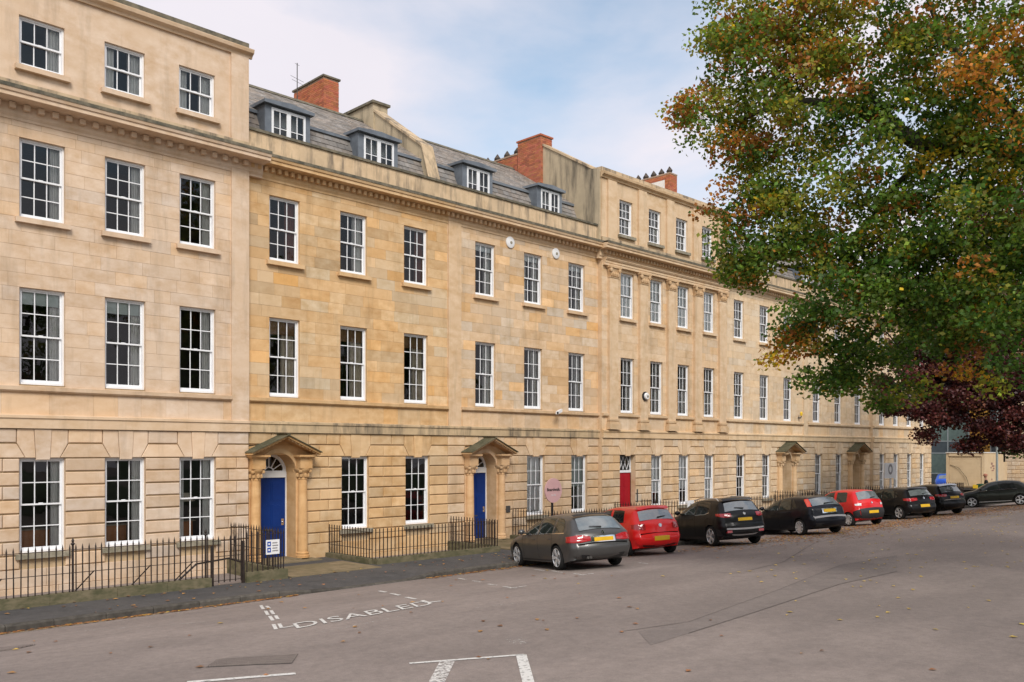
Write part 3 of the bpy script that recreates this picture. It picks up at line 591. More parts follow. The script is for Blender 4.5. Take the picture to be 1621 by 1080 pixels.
# ------------------------------------------------------------------ the terrace
HOLE_Y = .075
def body(house, s0, s1, zt, m, depth=10., yf=0.):
    mb = MB(); mb.quad((s0,yf,-.8),(s0,depth,-.8),(s0,depth,zt),(s0,yf,zt)); mb.quad((s1,depth,-.8),(s1,yf,-.8),(s1,yf,zt),(s1,depth,zt)); mb.quad((s1,depth,-.6),(s0,depth,-.6),(s0,depth,zt),(s1,depth,zt)); mb.quad((s0,2.0,zt-.01),(s1,2.0,zt-.01),(s1,depth,zt-.01),(s0,depth,zt-.01))
    mb.build('party_walls', m, house)
def terrace_house(label, key, s0, s1, y, upper, w, ground, door=None, attic=None, joined=False, panes=True, strips=(), pil=(), zcor=11.5, style1=None, style2=None, styleg=None, group=None, par=None):
    h = thing('terraced_house', label, 'house', ((s0+s1)/2, 0, 0))
    mS, mT, mJ = 'stone_'+key, 'trim_'+key, 'joined_'+key
    gh = [(a, a+b, G_SILL, G_HEAD) for a, b in ground]; solid = []
    if door: 
        kind, dc, dm = door
        solid = [(dc-.93, dc+.93, -.7, 3.36)] if kind == 'portico' else [(dc-.52, dc+.52, -.7, 3.03)]
    up1 = [(c-w/2, c+w/2, *F1) for c in upper]; up2 = [(c-w/2, c+w/2, *F2) for c in upper]
    mb = MB(); grid_wall(mb, s0, s1, -.85, zcor, y, gh+solid+up1+up2); wall = mb.build('wall', mT if joined else 'joint', h)
    # opening linings in stone colour
    if not joined:
        for (a, b, c, d) in gh+up1+up2+([s for s in solid] if door and door[0] != 'portico' else []):
            mb = MB(); Y0, Y1 = y-.012, y+.215
            e = .002
            mb.quad((a+e,Y0,c),(a+e,Y1,c),(a+e,Y1,d),(a+e,Y0,d)); mb.quad((b-e,Y1,c),(b-e,Y0,c),(b-e,Y0,d),(b-e,Y1,d)); mb.quad((a,Y1,d-e),(b,Y1,d-e),(b,Y0,d-e),(a,Y0,d-e)); mb.quad((a,Y0,c+e),(b,Y0,c+e),(b,Y1,c+e),(a,Y1,c+e))
            mb.build('reveal', mT, h)
    J = MB() if joined else None
    lo = [s for s in strips]
    spans = [(Z_STR[1], F1[1], 7), (F1[1], F2[0], 5), (F2[0], F2[1], 6), (F2[1], zcor-.5, 2)]
    ashlar(wall, s0, s1, spans, y, up1+up2, mS, joined=J, var=.035 if key in 'ade' else .075, warm=.05 if key in 'ade' else .13)
    # dado between band and sill string
    ashlar(wall, s0, s1, [(Z_BAND[1], Z_STR[0], 1)], y, [], mS, joined=J, var=.04, lintel=False)
    rusticated(wall, s0, s1, y, [(a, b) for a, b, _, _ in gh]+([(dc-.52, dc+.52)] if door and door[0] == 'plain' else []), solid if door and door[0] == 'portico' else [], mS, joined=J)
    # plinth courses under the rustication
    for (c, d) in ((-.8, -.4), (-.4, .0), (.0, .43)):
        for (a, b) in subtract(s0, s1, [(q[0], q[1]) for q in solid]):
            x = a
            while x < b-.01:
                l = min(b-x, rng.uniform(.8,1.3)); l = b-x if b-x-l < .4 else l; stone(wall, x+.003, x+l-.003, c+.004, d-.004, y, .055 if d > .1 else .09, mS, tuple(k*.93 for k in tint(.05,.04)), joined=J); x += l
    if J and J.v: o = J.build('stonework', mJ, wall); o['kind'] = 'stuff'
    B0, B1 = Z_BAND
    o = moulding(h, 'band_course', [(y,B0),(y-.10,B0),(y-.10,B1-.07),(y-.13,B1-.06),(y-.13,B1),(y-.02,B1+.03),(y,B1+.03)], s0, s1, 'stained' if key in 'bc' else mT, (1.0,.98,.92))
    for (a, b) in subtract(s0, s1, strips):
        moulding(h, 'sill_course', [(y,Z_STR[0]),(y-.06,Z_STR[0]),(y-.10,Z_STR[0]+.04),(y-.10,Z_STR[1]),(y,Z_STR[1]+.02)], a, b, mT, (.92,.9,.86))
    for (a, b) in strips:
        mb = MB(); mb.box(a, b, y-.06, y, Z_BAND[1]+.02, zcor-.5); o = mb.build('pilaster_strip', mT, h)
    # windows
    for lst, (z0, z1), st in ((up1, F1, style1), (up2, F2, style2)):
        for i, (a, b, c, d) in enumerate(lst):
            k = dict(st[i] if isinstance(st, list) else (st or {})); add_window(h, a, c+.002, b-a, d-c-.004, y+HOLE_Y, panes=panes, sill=(mT if lst is up2 else None), **k)
    for i, (a, b, c, d) in enumerate(gh):
        k = dict(styleg[i] if isinstance(styleg, list) else (styleg or {})); add_window(h, a, c+.002, b-a, d-c-.004, y+HOLE_Y, panes=panes, sill='sill_grey', **k)
    if door and door[0] == 'portico': portico(h, dc, y, mT, dm)
    if attic:
        (za, zb, ztop, at_holes, rows, aw) = attic
        yy = y+.02; hol = [(c-aw/2, c+aw/2, za, zb) for c in at_holes]
        mb = MB(); grid_wall(mb, s0, s1, zcor+.04, ztop-.35, yy, hol); mb.build('attic_wall', mT, h)
        for (a, b) in strips: mb = MB(); mb.box(a, b, yy-.06, yy, zcor+.3, ztop-.42); mb.build('pilaster_strip', mT, h)
        mb = MB(); mb.box(s0, s1, yy-.08, yy, zcor+.05, zcor+.30); o = mb.build('attic_plinth', 'stained' if key != 'e' else mT, h)
        moulding(h, 'attic_cornice', [(yy,ztop-.42),(yy-.06,ztop-.42),(yy-.08,ztop-.36),(yy-.18,ztop-.30),(yy-.20,ztop-.22),(yy-.20,ztop-.20),(yy,ztop-.18)], s0-.05, s1+.1, mT, (.95,.92,.86))
        moulding(h, 'attic_coping', [(yy+.4,ztop-.35),(yy-.04,ztop-.2),(yy-.04,ztop),(yy+.4,ztop+.02)], s0-.02, s1+.02, 'coping' if key == 'a' else 'stained')
        for (a, b, c, d) in hol: add_window(h, a, c+.002, b-a, d-c-.004, yy+HOLE_Y, rows=rows, panes=panes, sill='sill_grey' if key == 'd' else mT, curtain='curtain_grey', room='room_light')
        mb = MB(); mb.quad((s0,yy+.4,ztop-.5),(s1,yy+.4,ztop-.5),(s1,9,ztop-.5),(s0,9,ztop-.5)); mb.build('flat_roof', 'lead', h)
    body(h, s0, s1, (attic[2]-.36) if attic else 11.6, 'trim_'+key, yf=y-.0)
    if par:
        mb = MB(); mb.box(s0, s1, y-.03, y+.30, zcor+.05, zcor+.72); o = mb.build('parapet', 'stained', h); o.color = (1.15,1.12,1.1,1)
        mb = MB(); mb.box(s0, s1, y-.08, y+.34, zcor+.722, zcor+.80); mb.build('parapet_coping', 'coping', h)
    return h
def mansard(h, s0, s1, dorm, ridge=True):
    yb, zb, ym, zm, yr, zrg = .75, 11.95, 1.30, 13.32, 4.7, 15.55
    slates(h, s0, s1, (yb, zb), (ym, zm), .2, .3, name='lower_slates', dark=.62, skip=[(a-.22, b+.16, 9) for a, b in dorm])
    slates(h, s0, s1, (ym-.06, zm+.03), (yr, zrg), .17, .28, name='upper_slates', skip=[])
    slates(h, s0, s1, (9.2, 12.4), (yr, zrg), .3, .4, name='rear_slates')
    mb = MB(); mb.box(s0, s1, ym-.10, ym-.02, zm-.06, zm+.03); mb.build('roof_flashing', 'lead', h)
    mb = MB(); mb.prism([(s0,yr-.16,zrg-.05),(s0,yr+.16,zrg-.05),(s0,yr,zrg+.09)], (s1-s0,0,0)); mb.build('ridge_tiles', 'coping', h)
    for (a, b) in dorm: dormer(h, a, b, .78, 12.35, 13.45, 2.1)
CG, CB = dict(curtain='curtain_grey'), dict(curtain='curtain_beige', cw=.34)
bl = lambda f, m='blind_grey': dict(blind=(m, f), curtain='curtain_grey', cw=.24)
hA = terrace_house('pale four storey stone end house behind the long spiked railing, nearest the camera', 'a', 2.6, 12.12, -.12, [4.88, 6.82, 8.75, 10.65], 1.0, [(4.38,1.0),(6.32,1.0),(8.25,1.0),(10.15,1.0)],
    attic=(12.22, 13.40, 14.58, [4.88, 6.82, 8.75, 10.65], 2, 1.0), strips=[(11.6, 12.12)],
    style1=[bl(.16), bl(.16), bl(.16), bl(.03)], style2=dict(curtain='curtain_grey', cw=.22), styleg=[dict(curtain='curtain_grey', cw=.2)]*4)
cornice(hA, 2.6, 12.12, -.12, 11.46, 'trim_a', proj=.56, dent=.3, dsize=.13, ends=(0, .42))
hB = terrace_house('honey stone house with blue door under a pediment, beside the end house', 'b', 12.12, 19.51, 0, [13.33, 15.72, 18.16], .99, [(15.27,1.0),(17.72,1.0)],
    door=('portico', 13.1, 'blue_paint'), par=True, style1=dict(curtain='curtain_beige', cw=.42, blind=('curtain_brown', .2)), style2=[dict(curtain='curtain_red', cw=.3), dict(curtain='curtain_grey', cw=.34), dict(curtain='curtain_red', cw=.3)], styleg=[dict(), dict()])
cornice(hB, 12.12, 19.51, 0, 11.48, 'trim_b', proj=.46)
mansard(hB, 12.12, 19.51, [(13.35, 14.5), (16.65, 17.85)])
hC = terrace_house('honey stone house with two white round plaques and a narrow blue door', 'c', 19.51, 27.45, 0, [21.27, 23.7, 26.15], .97, [(23.36,.94),(25.82,.94)],
    door=('portico', 21.2, 'blue_paint'), par=True, strips=[(19.53, 20.1)], style1=dict(curtain='curtain_grey', cw=.34), style2=dict(curtain='curtain_grey', cw=.3, blind=('blind_white', .14)), styleg=[dict(blind=('blind_white', .96)), dict(blind=('blind_grey', .55), curtain='curtain_grey')])
cornice(hC, 19.51, 27.45, 0, 11.48, 'trim_c', proj=.46)
mansard(hC, 19.51, 27.45, [(21.1, 22.2), (24.95, 26.0)])
hD = terrace_house('central stone house with tall pilasters, an attic storey and a red door', 'd', 27.45, 36.75, -.2, [29.1, 31.12, 33.13, 35.2], .9, [(30.72,.85),(32.74,.85),(34.78,.85)],
    door=('plain', 29.1, 'red_paint'), attic=(12.08, 13.52, 14.6, [29.05, 31.05, 33.05, 35.1], 4, .88), panes=False,
    style1=dict(curtain='curtain_grey', cw=.3, room='room_light'), style2=[dict(blind=('blind_white', .97))]*4, styleg=[dict(blind=('blind_white', .72)), dict(blind=('blind_white', .68)), dict(blind=('blind_white', .97))])
cornice(hD, 27.45, 36.75, -.2, 11.46, 'trim_d', proj=.5, ends=(.2, .2))
hE = terrace_house('pale stone house right of the central house, with open dark doorway', 'e', 36.75, 44.6, 0, [38.13, 40.55, 42.96], .92, [(37.85,.86),(40.3,.86)], door=('portico', 42.7, 'doorway_shade'), par=True, joined=True, panes=False, style1=CG, style2=CG, styleg=[dict(), dict(curtain='curtain_grey')])
cornice(hE, 36.75, 44.6, 0, 11.48, 'trim_e', proj=.46); mansard(hE, 36.75, 44.6, [(38.0, 39.1), (41.8, 42.9)])
hF = terrace_house('pale stone house with a small pediment, next to the far end house', 'e', 44.6, 53.0, 0, [46.2, 48.8, 51.4], .92, [(45.95,.86),(48.45,.86)], door=('portico', 50.9, 'white_paint'), par=True, joined=True, panes=False, strips=[(44.6, 45.1)], style1=CG, style2=CG, styleg=dict(curtain='curtain_grey'))
cornice(hF, 44.6, 53.0, 0, 11.48, 'trim_e', proj=.46); mansard(hF, 44.6, 53.0, [(46.0, 47.1), (50.0, 51.1)])
hG = terrace_house('far end stone house of the terrace behind the white sign', 'e', 53.0, 62.25, -.2, [54.35, 56.45, 58.57, 60.7], .9, [(53.92,.86),(56.02,.86),(58.14,.86),(60.27,.86)], attic=(12.2, 13.4, 14.6, [54.35, 56.45, 58.57, 60.7], 2, .9), joined=True, panes=False, style1=CG, style2=CG, styleg=dict(curtain='curtain_grey'))
cornice(hG, 53.0, 62.25, -.2, 11.46, 'trim_e', proj=.5)
# giant pilasters of the central house
for c in (28.08, 30.1, 32.11, 34.16, 36.2):
    mb = MB(); w = .27; mb.box(c-w, c+w, -.33, -.2, 4.5, 10.2); p = mb.build('pilaster', 'trim_d', hD)
    mb = MB(); mb.box(c-w-.09, c+w+.09, -.42, -.2, 4.07, 4.30); mb.box(c-w-.06, c+w+.06, -.39, -.2, 4.30, 4.37); mb.box(c-w-.02, c+w+.02, -.35, -.2, 4.37, 4.42); mb.box(c-w-.05, c+w+.05, -.38, -.2, 4.42, 4.5); o = mb.build('base', 'trim_d', p); o.color = (.9,.88,.84,1)
    mb = MB(); mb.box(c-w-.02, c+w+.02, -.355, -.2, 10.2, 10.24); mb.prism([(c-w,-.335,10.24),(c+w,-.335,10.24),(c+w+.08,-.40,10.58),(c-w-.08,-.40,10.58)], (0,.135,0)); mb.box(c-w-.11, c+w+.11, -.44, -.2, 10.58, 10.66)
    for i in range(4): mb.lathe([(.0,-.11),(.04,-.09),(.055,0),(.03,.08),(.0,.1)], (c-w+.07+i*.135, -.37, 10.35), seg=6)
    for sg in (-1, 1): mb.lathe([(.0,-.05),(.09,-.03),(.09,.03),(.0,.05)], (c+sg*w, -.40, 10.50), axis='y', seg=10)
    o = mb.build('capital', 'trim_d', p); o.color = (.88,.82,.74,1)
    mb = MB(); mb.box(c-w, c+w, -.26, -.19, 11.8, 14.15); mb.build('attic_strip', 'trim_d', hD)
moulding(hD, 'architrave', [(-.2,10.66),(-.34,10.66),(-.34,10.75),(-.36,10.76),(-.36,10.84),(-.40,10.87),(-.44,10.93),(-.44,10.95),(-.2,10.97)], 27.5, 36.7, 'trim_d')
moulding(hD, 'frieze', [(-.2,10.97),(-.31,10.97),(-.31,11.0),(-.2,11.0)], 27.5, 36.7, 'trim_d')
# red door with its glazed transom
y = -.2+.2
k = MB(); k.box(28.62, 29.58, y+.02, y+.07, .12, 2.3); rd = k.build('door', 'red_paint', hD)
for (u0, u1) in ((28.72, 29.04), (29.16, 29.48)):
    for (a, b) in ((.25,.85),(.97,1.6),(1.72,2.18)): k = MB(); k.box(u0, u1, y+.01, y+.022, a, b); k.build('panel', 'red_paint', rd)
k = MB(); k.box(28.6, 29.6, y-.01, y+.08, 2.3, 2.4); k.box(28.6, 28.64, y, y+.08, 2.4, 3.0); k.box(29.56, 29.6, y, y+.08, 2.4, 3.0)
for i in range(4):
    for sg in (-1, 1): k.obox((28.62+(i*.24 if sg > 0 else .24+i*.24), y+.02, 2.42), (sg*.24,0,.56), (0,.02,0), (.02,0,0))
k.build('transom_frame', 'white_paint', rd)
k = MB(); k.quad((28.63,y+.05,2.4),(29.57,y+.05,2.4),(29.57,y+.05,3.0),(28.63,y+.05,3.0)); k.build('pane', 'window_glass', rd)
k = MB(); k.box(28.5, 29.7, y+.8, y+.85, 2.2, 3.2); k.box(28.5,29.7,y+.1,y+.8,2.1,2.15); k.build('hall_lining', 'room', rd)
k = MB(); k.box(29.68, 29.76, -.255, -.2, 1.05, 1.6); k.build('entry_panel', 'cast_iron', hD)
k = MB(); k.box(28.4, 29.8, -.9, -.1, .03, .12); k.build('doorstep', 'flagstone', hD)
# the shaded hall of the open doorway is painted as a black door
# party wall gables and chimneys
def gable(h, s0, s1, prof, m='render_wall'):
    mb = MB(); mb.prism([(s0, a, b) for a, b in prof], (s1-s0,0,0)); g = mb.build('party_gable', m, h)
    return g
g = gable(hB, 19.36, 19.78, [(.32,11.6),(.32,12.35),(.75,12.5),(1.15,13.75),(4.0,15.75),(4.7,15.95),(9,13),(9,11.6)])
for (p, q) in (((.75,12.5),(1.15,13.75)),((1.15,13.75),(4.0,15.75))):
    mb = MB(); mb.prism([(19.31,p[0],p[1]+.02),(19.31,p[0],p[1]+.11),(19.31,q[0],q[1]+.11),(19.31,q[0],q[1]+.02)], (.52,0,0)); mb.build('gable_coping', 'stained', g)
mb = MB(); mb.box(19.30, 19.95, 3.95, 6.6, 14.8, 16.05); sc = mb.build('chimney', 'render_wall', hB); mb = MB(); mb.box(19.22, 20.03, 3.87, 6.7, 16.05, 16.14); mb.build('cap', 'coping', sc)
chimney(hB, 19.45, 20.15, 7.5, 9.75, 13.5, 18.15, cap='coping')
mb = MB(); mb.tube([at(470.5,158,34), at(470.5,100,34)], .018, 6); mast = at(470.5,125,34)
for dz, ln in ((.0,.35),(-.12,.28),(.55,.12)): mb.tube([mast+Vector((-ln,-ln*.3,dz)), mast+Vector((ln,ln*.3,dz))], .007, 5)
mb.build('aerial', 'cast_iron', hB)
g = gable(hD, 27.38, 27.75, [(-.15,11.6),(-.15,14.5),(.35,14.62),(2.95,16.15),(4.6,16.2),(9,13.5),(9,11.6)])
mb = MB(); mb.prism([(27.33,.35,14.64),(27.33,.35,14.74),(27.33,2.95,16.27),(27.33,2.95,16.17)], (.47,0,0)); mb.build('gable_coping', 'stained', g)
chimney(hC, 27.25, 27.95, 2.98, 4.35, 14.6, 16.6, cap='brick_plain', capout=.05)
chimney(hC, 27.28, 27.92, 4.42, 8.2, 14.6, 16.12, cap='mortar', capout=.03, pots=6)
c = chimney(hD, 36.5, 37.1, 2.9, 6.3, 13.9, 17.0, cap='mortar', capout=.02, pots=7)
mb = MB(); mb.box(36.470, 36.484, 3.2, 6.2, 14.5, 16.74); mb.build('whitewash', 'white_wall', c)
# ------------------------------------------------------------------ fittings on the walls
def disc_box(name, label, cat, c, r, d, m, m2=None, group=None):
    mb = MB(); mb.lathe([(0,-d),(r*.85,-d),(r,-d*.7),(r,0),(0,0)], c, axis='y', seg=20); o = mb.build(name, m); tag(o, label, cat, group); smooth_by_angle(o, 40)
    if m2: mb = MB(); mb.lathe([(0,-.02),(.05,-.015),(.055,0)], (c[0]+.02, c[1]-d-.001, c[2]-.01), axis='y', seg=10); q = mb.build('boss', m2); q.parent = o
    return o
disc_box('wall_plaque', 'white round wall plaque farther from the tall pilasters, left one of two', 'plaque', (22.48, -.012, 11.04-.28), .21, .05, 'sign_white', 'sill_grey', 'white wall plaques')
disc_box('wall_plaque', 'white round wall plaque nearer the central pavilion, right one of two', 'plaque', (24.92, -.012, 11.04-.30), .20, .05, 'sign_white', 'sill_grey', 'white wall plaques')
o = disc_box('alarm_bell', 'round white alarm bell box on a dark back, between first floor windows', 'alarm bell', (30.16, -.36, 5.5), .15, .09, 'sign_white', 'sill_grey'); mb = MB(); mb.lathe([(0,-.05),(.19,-.05),(.19,0),(0,0)], (30.12,-.332,5.5), axis='y', seg=18); q = mb.build('back_plate', 'plastic'); q.parent = o
cc = thing('security_camera', 'white security camera on an arm below the sill course', 'camera', (24.85,-.1,4.62)); mb = MB(); mb.tube([(24.85,-.02,4.6),(24.85,-.2,4.66),(24.78,-.3,4.6)], .022, 8); mb.build('bracket', 'sign_white', cc)
mb = MB(); mb.obox((24.62,-.42,4.58), (.30,.05,.10), (-.02,.10,0), (0,0,.11)); mb.build('camera_body', 'sign_white', cc); mb = MB(); mb.lathe([(0,0),(.045,0),(.045,-.02),(0,-.02)], (24.63,-.40,4.63), axis='x', seg=10); mb.build('lens', 'dark_gap', cc)
wl = thing('wall_lamp', 'small amber wall lamp on a dark bracket near the drain strip', 'lamp', (44.05,-.1,5.1)); mb = MB(); mb.tube([(44.05,-.01,4.98),(44.05,-.16,4.95),(44.05,-.2,5.05)], .03, 8); mb.build('bracket', 'cast_iron', wl); mb = MB(); mb.lathe([(0,0),(.06,.02),(.075,.15),(.04,.22),(0,.24)], (44.05,-.2,5.06), seg=10); mb.build('lantern', 'yellow_box', wl)
mb = MB(); mb.box(21.80, 21.84, .05, .2, 1.05, 1.62); tag(mb.build('entry_panel', 'cast_iron'), 'dark door entry panel inside the reveal of the narrow blue door', 'intercom')
mb = MB(); mb.box(22.24, 22.44, -.075, -.045, .98, 1.22); tag(mb.build('brass_plate', 'cast_iron'), 'small dark square plate right of the narrow blue door', 'plate')
# furniture glimpsed through the ground floor windows of the end house
for i, (a, ex) in enumerate((('left', 6.4), ('middle', 8.33), ('right', 10.2))):
    d = thing('desk', 'brown wooden desk front seen low in the %s ground floor window of the end house' % ('first', 'second', 'third')[i], 'desk', (ex+.4, .7, 0), 'desks behind the ground floor windows')
    mb = MB(); mb.box(ex, ex+.78-.08*i, .55, .59, .75, 1.28); mb.build('modesty_panel', 'desk_wood', d); mb = MB(); mb.box(ex-.03, ex+.85-.08*i, .5, 1.2, 1.282, 1.31); mb.build('desk_top', 'sill_grey', d)
lp = thing('table_lamp', 'cream shaded table lamp in the third ground floor window of the end house', 'lamp', (10.75, .8, 1.31)); mb = MB(); mb.lathe([(.24,0),(.11,.22),(.10,.22),(.23,0)], (10.75,.8,1.82), seg=20); mb.build('lamp_shade', 'curtain_beige', lp); mb = MB(); mb.lathe([(0,0),(.1,0),(.1,.03),(.02,.05),(.02,.6),(0,.6)], (10.75,.8,1.312), seg=10); mb.build('lamp_stem', 'plastic', lp)
# ------------------------------------------------------------------ railings
def bar_mesh(h, spike):
    mb = MB(); r = .0105; mb.box(-r, r, -r, r, 0, h-(.10 if spike else 0))
    if spike: mb.lathe([(.008,-.005),(.019,.02),(.015,.05),(.0,.13)], (0,0,h-.10), seg=5)
    return mb.mesh('bar', 'iron')
def rail_run(t, p, q, zb, h, spike=True, gap=.132, rails=(.13, .62), stays=False):
    p, q = Vector(p), Vector(q); L = (q-p).length; d = (q-p)/L; n = max(2, int(L/gap)); me = cached(('bar', h, spike), lambda: bar_mesh(h, spike))
    nrm = Vector((-d.y, d.x))
    for i in range(n+1):
        x = p+d*(L*i/n); o = link('bar', me, t); o.location = (x.x, x.y, zb-.02); o.rotation_euler = (rng.gauss(0,.004), rng.gauss(0,.006), math.atan2(d.y, d.x))
    for f in rails:
        z = zb+h-f; mb = MB(); mb.obox((p.x-d.x*.02-nrm.x*.0155, p.y-d.y*.02-nrm.y*.0155, z), (d.x*(L+.04), d.y*(L+.04), 0), (nrm.x*.031, nrm.y*.031, 0), (0,0,.012)); mb.build('rail', 'iron', t)
def plinth(t, p, q, z1, wd=.22, m='plinth_stone'):
    p, q = Vector(p), Vector(q); L = (q-p).length; d = (q-p)/L; nrm = Vector((-d.y, d.x)); x = 0; k = 0
    while x < L-.02:
        l = min(L-x, rng.uniform(.9,1.5)); l = L-x if L-x-l < .4 else l
        a = p+d*(x+.003)-nrm*(wd/2+rng.uniform(0,.004)); mb = MB(); mb.obox((a.x,a.y,-.25), (d.x*(l-.006), d.y*(l-.006), 0), (nrm.x*wd, nrm.y*wd, 0), (0,0,z1+.25+rng.uniform(-.004,.004))); mb.build('plinth_stone', m, t); x += l
YA = -3.0
t = thing('iron_railing', 'long black spiked railing on mossy stone plinth before the end house', 'railing', (7, YA, 0), 'railings along the terrace')
plinth(t, (2.7,YA), (9.6,YA), .21); rail_run(t, (2.75,YA), (9.55,YA), .21, 1.02)
for xx in (3.4, 5.2, 6.99, 8.2, 9.2):                    # back stays and posts
    mb = MB(); mb.tube([(xx-.35,YA+.55,.0),(xx,YA+.02,.62)], .014, 5); mb.build('stay', 'iron', t)
for xx in (6.55, 9.5):
    mb = MB(); mb.box(xx-.018, xx+.018, YA-.018, YA+.018, .2, 1.22); mb.lathe([(.02,0),(.05,.03),(.02,.06),(.03,.1),(0,.17)], (xx,YA,1.2), seg=8); mb.build('post', 'iron', t)
gt = thing('iron_gate', 'black iron gate with cross bar between two railings', 'gate', (10.0, YA, 0))
rail_run(gt, (9.68,YA), (10.40,YA), .08, 1.1, rails=(.13,.5,1.08)); mb = MB(); mb.tube([(8.9,YA+.12,.2),(9.3,YA+.06,.55),(10.1,YA+.03,.62),(10.42,YA+.02,.5)], .024, 6); mb.build('handrail', 'iron', gt)
for xx in (9.66, 10.45): mb = MB(); mb.box(xx-.03, xx+.03, YA-.03, YA+.03, 0, 1.02 if xx > 10 else .95); mb.build('gate_post', 'iron', gt)
t = thing('iron_railing', 'short black corner railing on a pale plinth left of the first blue door', 'railing', (11, YA, 0), 'railings along the terrace')
plinth(t, (10.5,YA), (11.62,YA), .24, m='plinth_stone'); plinth(t, (11.55,YA+.12), (11.55,-.2), .24)
rail_run(t, (10.55,YA), (11.55,YA), .24, 1.02); rail_run(t, (11.55,YA+.13), (11.55,-.25), .24, 1.02)
def railing(label, x0, x1, yb, h=.86, zb=.16, left=True, right=True, spike=False):
    t = thing('iron_railing', label, 'railing', ((x0+x1)/2, yb, 0), 'railings along the terrace')
    plinth(t, (x0,yb), (x1,yb), zb); rail_run(t, (x0+.03,yb), (x1-.03,yb), zb, h, spike, gap=.135)
    for f, xx in ((left, x0), (right, x1)):
        if f: plinth(t, (xx,yb+.12), (xx,-.1), zb); rail_run(t, (xx,yb+.13), (xx,-.15), zb, h, spike, gap=.135)
    return t
railing('plain black railing round the area between the two blue doors', 14.75, 19.55, -2.45)
railing('black railing behind the grey estate car and pink sign', 22.5, 28.2, -2.45, 1.0, spike=True)
railing('black railing behind the black crossover, right of the red door', 30.0, 41.4, -2.45, 1.05, spike=True, left=True)
railing('distant black railing between the two far porches', 44.0, 49.6, -2.45, 1.0, spike=True)
railing('farthest black railing in front of the far end house', 52.2, 61.8, -2.45, 1.0, spike=True)
mb = MB(); mb.box(11.75, 14.55, -3.05, -.5, -.05, .012); struct(mb.build('porch_paving', 'flagstone'))
mb = MB(); mb.box(20.0, 22.3, -2.6, -.4, -.05, .035); struct(mb.build('porch_paving', 'flagstone'))
# planting by the second door
# ------------------------------------------------------------------ signs
def text_mesh(body, size, m, name='lettering', ext=.002, bold=0.0):
    cu = bpy.data.curves.new('t', 'FONT'); cu.body = body; cu.size = size; cu.extrude = ext; cu.align_x = 'CENTER'; cu.align_y = 'CENTER'; cu.offset = bold
    o = bpy.data.objects.new('t', cu); COL.objects.link(o); dg = bpy.context.evaluated_depsgraph_get(); me = bpy.data.meshes.new_from_object(o.evaluated_get(dg)); bpy.data.objects.remove(o)
    me.materials.clear(); me.materials.append(M[m]); me.name = name; return me
sg = thing('letting_board', 'round pink board reading Boardwalk on a black post', 'sign', (23.05,-1.6,0))
mb = MB(); mb.box(23.02, 23.08, -1.6, -1.54, 0, 1.45); mb.build('post', 'sign_black', sg)
mb = MB(); mb.lathe([(0,-.02),(.435,-.02),(.435,.02),(0,.02)], (23.05,-1.62,1.80), axis='y', seg=40); mb.build('board', 'sign_pink', sg)
o = link('lettering', text_mesh('Boardwalk.', .155, 'sign_black', bold=.0025), sg); o.location = (23.05,-1.645,1.83); o.rotation_euler = (R(90),0,0)
o = link('lettering', text_mesh('to let', .11, 'sign_white'), sg); o.location = (23.05,-1.645,1.64); o.rotation_euler = (R(90),0,0)
sg = thing('letting_board', 'square white board with a grey ring on a white post', 'sign', (50.3,-2.3,0))
mb = MB(); mb.box(50.55, 50.66, -2.28, -2.2, 0, 1.66); mb.build('post', 'sign_white', sg); mb = MB(); mb.box(49.6, 51.15, -2.33, -2.29, 1.66, 2.52); mb.build('board', 'sign_white', sg)
mb = MB(); mb.lathe([(.17,-.008),(.30,-.008),(.30,0),(.17,0)], (50.38,-2.332,2.16), axis='y', seg=28); mb.build('ring', 'sign_grey', sg)
sg = thing('railing_sign', 'white notice with two blue symbols hung on the corner railing', 'sign', (11.2,YA,.6))
X0, Y0, Z0 = 11.05, YA-.035, .63
mb = MB(); mb.box(X0, X0+.37, Y0, Y0+.015, Z0, Z0+.36); mb.build('board', 'sign_white', sg)
for k in range(2): mb = MB(); mb.box(X0+.03, X0+.13, Y0-.004, Y0-.001, Z0+.05+k*.15, Z0+.17+k*.15); b = mb.build('symbol', 'sign_blue', sg); mb = MB(); mb.lathe([(0,-.002),(.025,-.002),(.025,0)], (X0+.08,Y0-.0045,Z0+.11+k*.15), axis='y', seg=8); mb.build('figure', 'sign_white', b)
for k in range(4): mb = MB(); mb.box(X0+.17, X0+.33-.02*(k%2), Y0-.003, Y0-.001, Z0+.07+k*.065, Z0+.10+k*.065); mb.build('text_line', 'sign_grey', sg)
sg = thing('railing_sign', 'small white notice with a dark mark fixed to the railing by the red car', 'sign', (29.4,-2.5,.9)); mb = MB(); mb.box(30.05, 30.5, -2.52, -2.50, .86, 1.2); mb.build('board', 'sign_white', sg); mb = MB(); mb.box(30.25, 30.3, -2.525, -2.521, .95, 1.08); mb.build('mark', 'sign_black', sg)
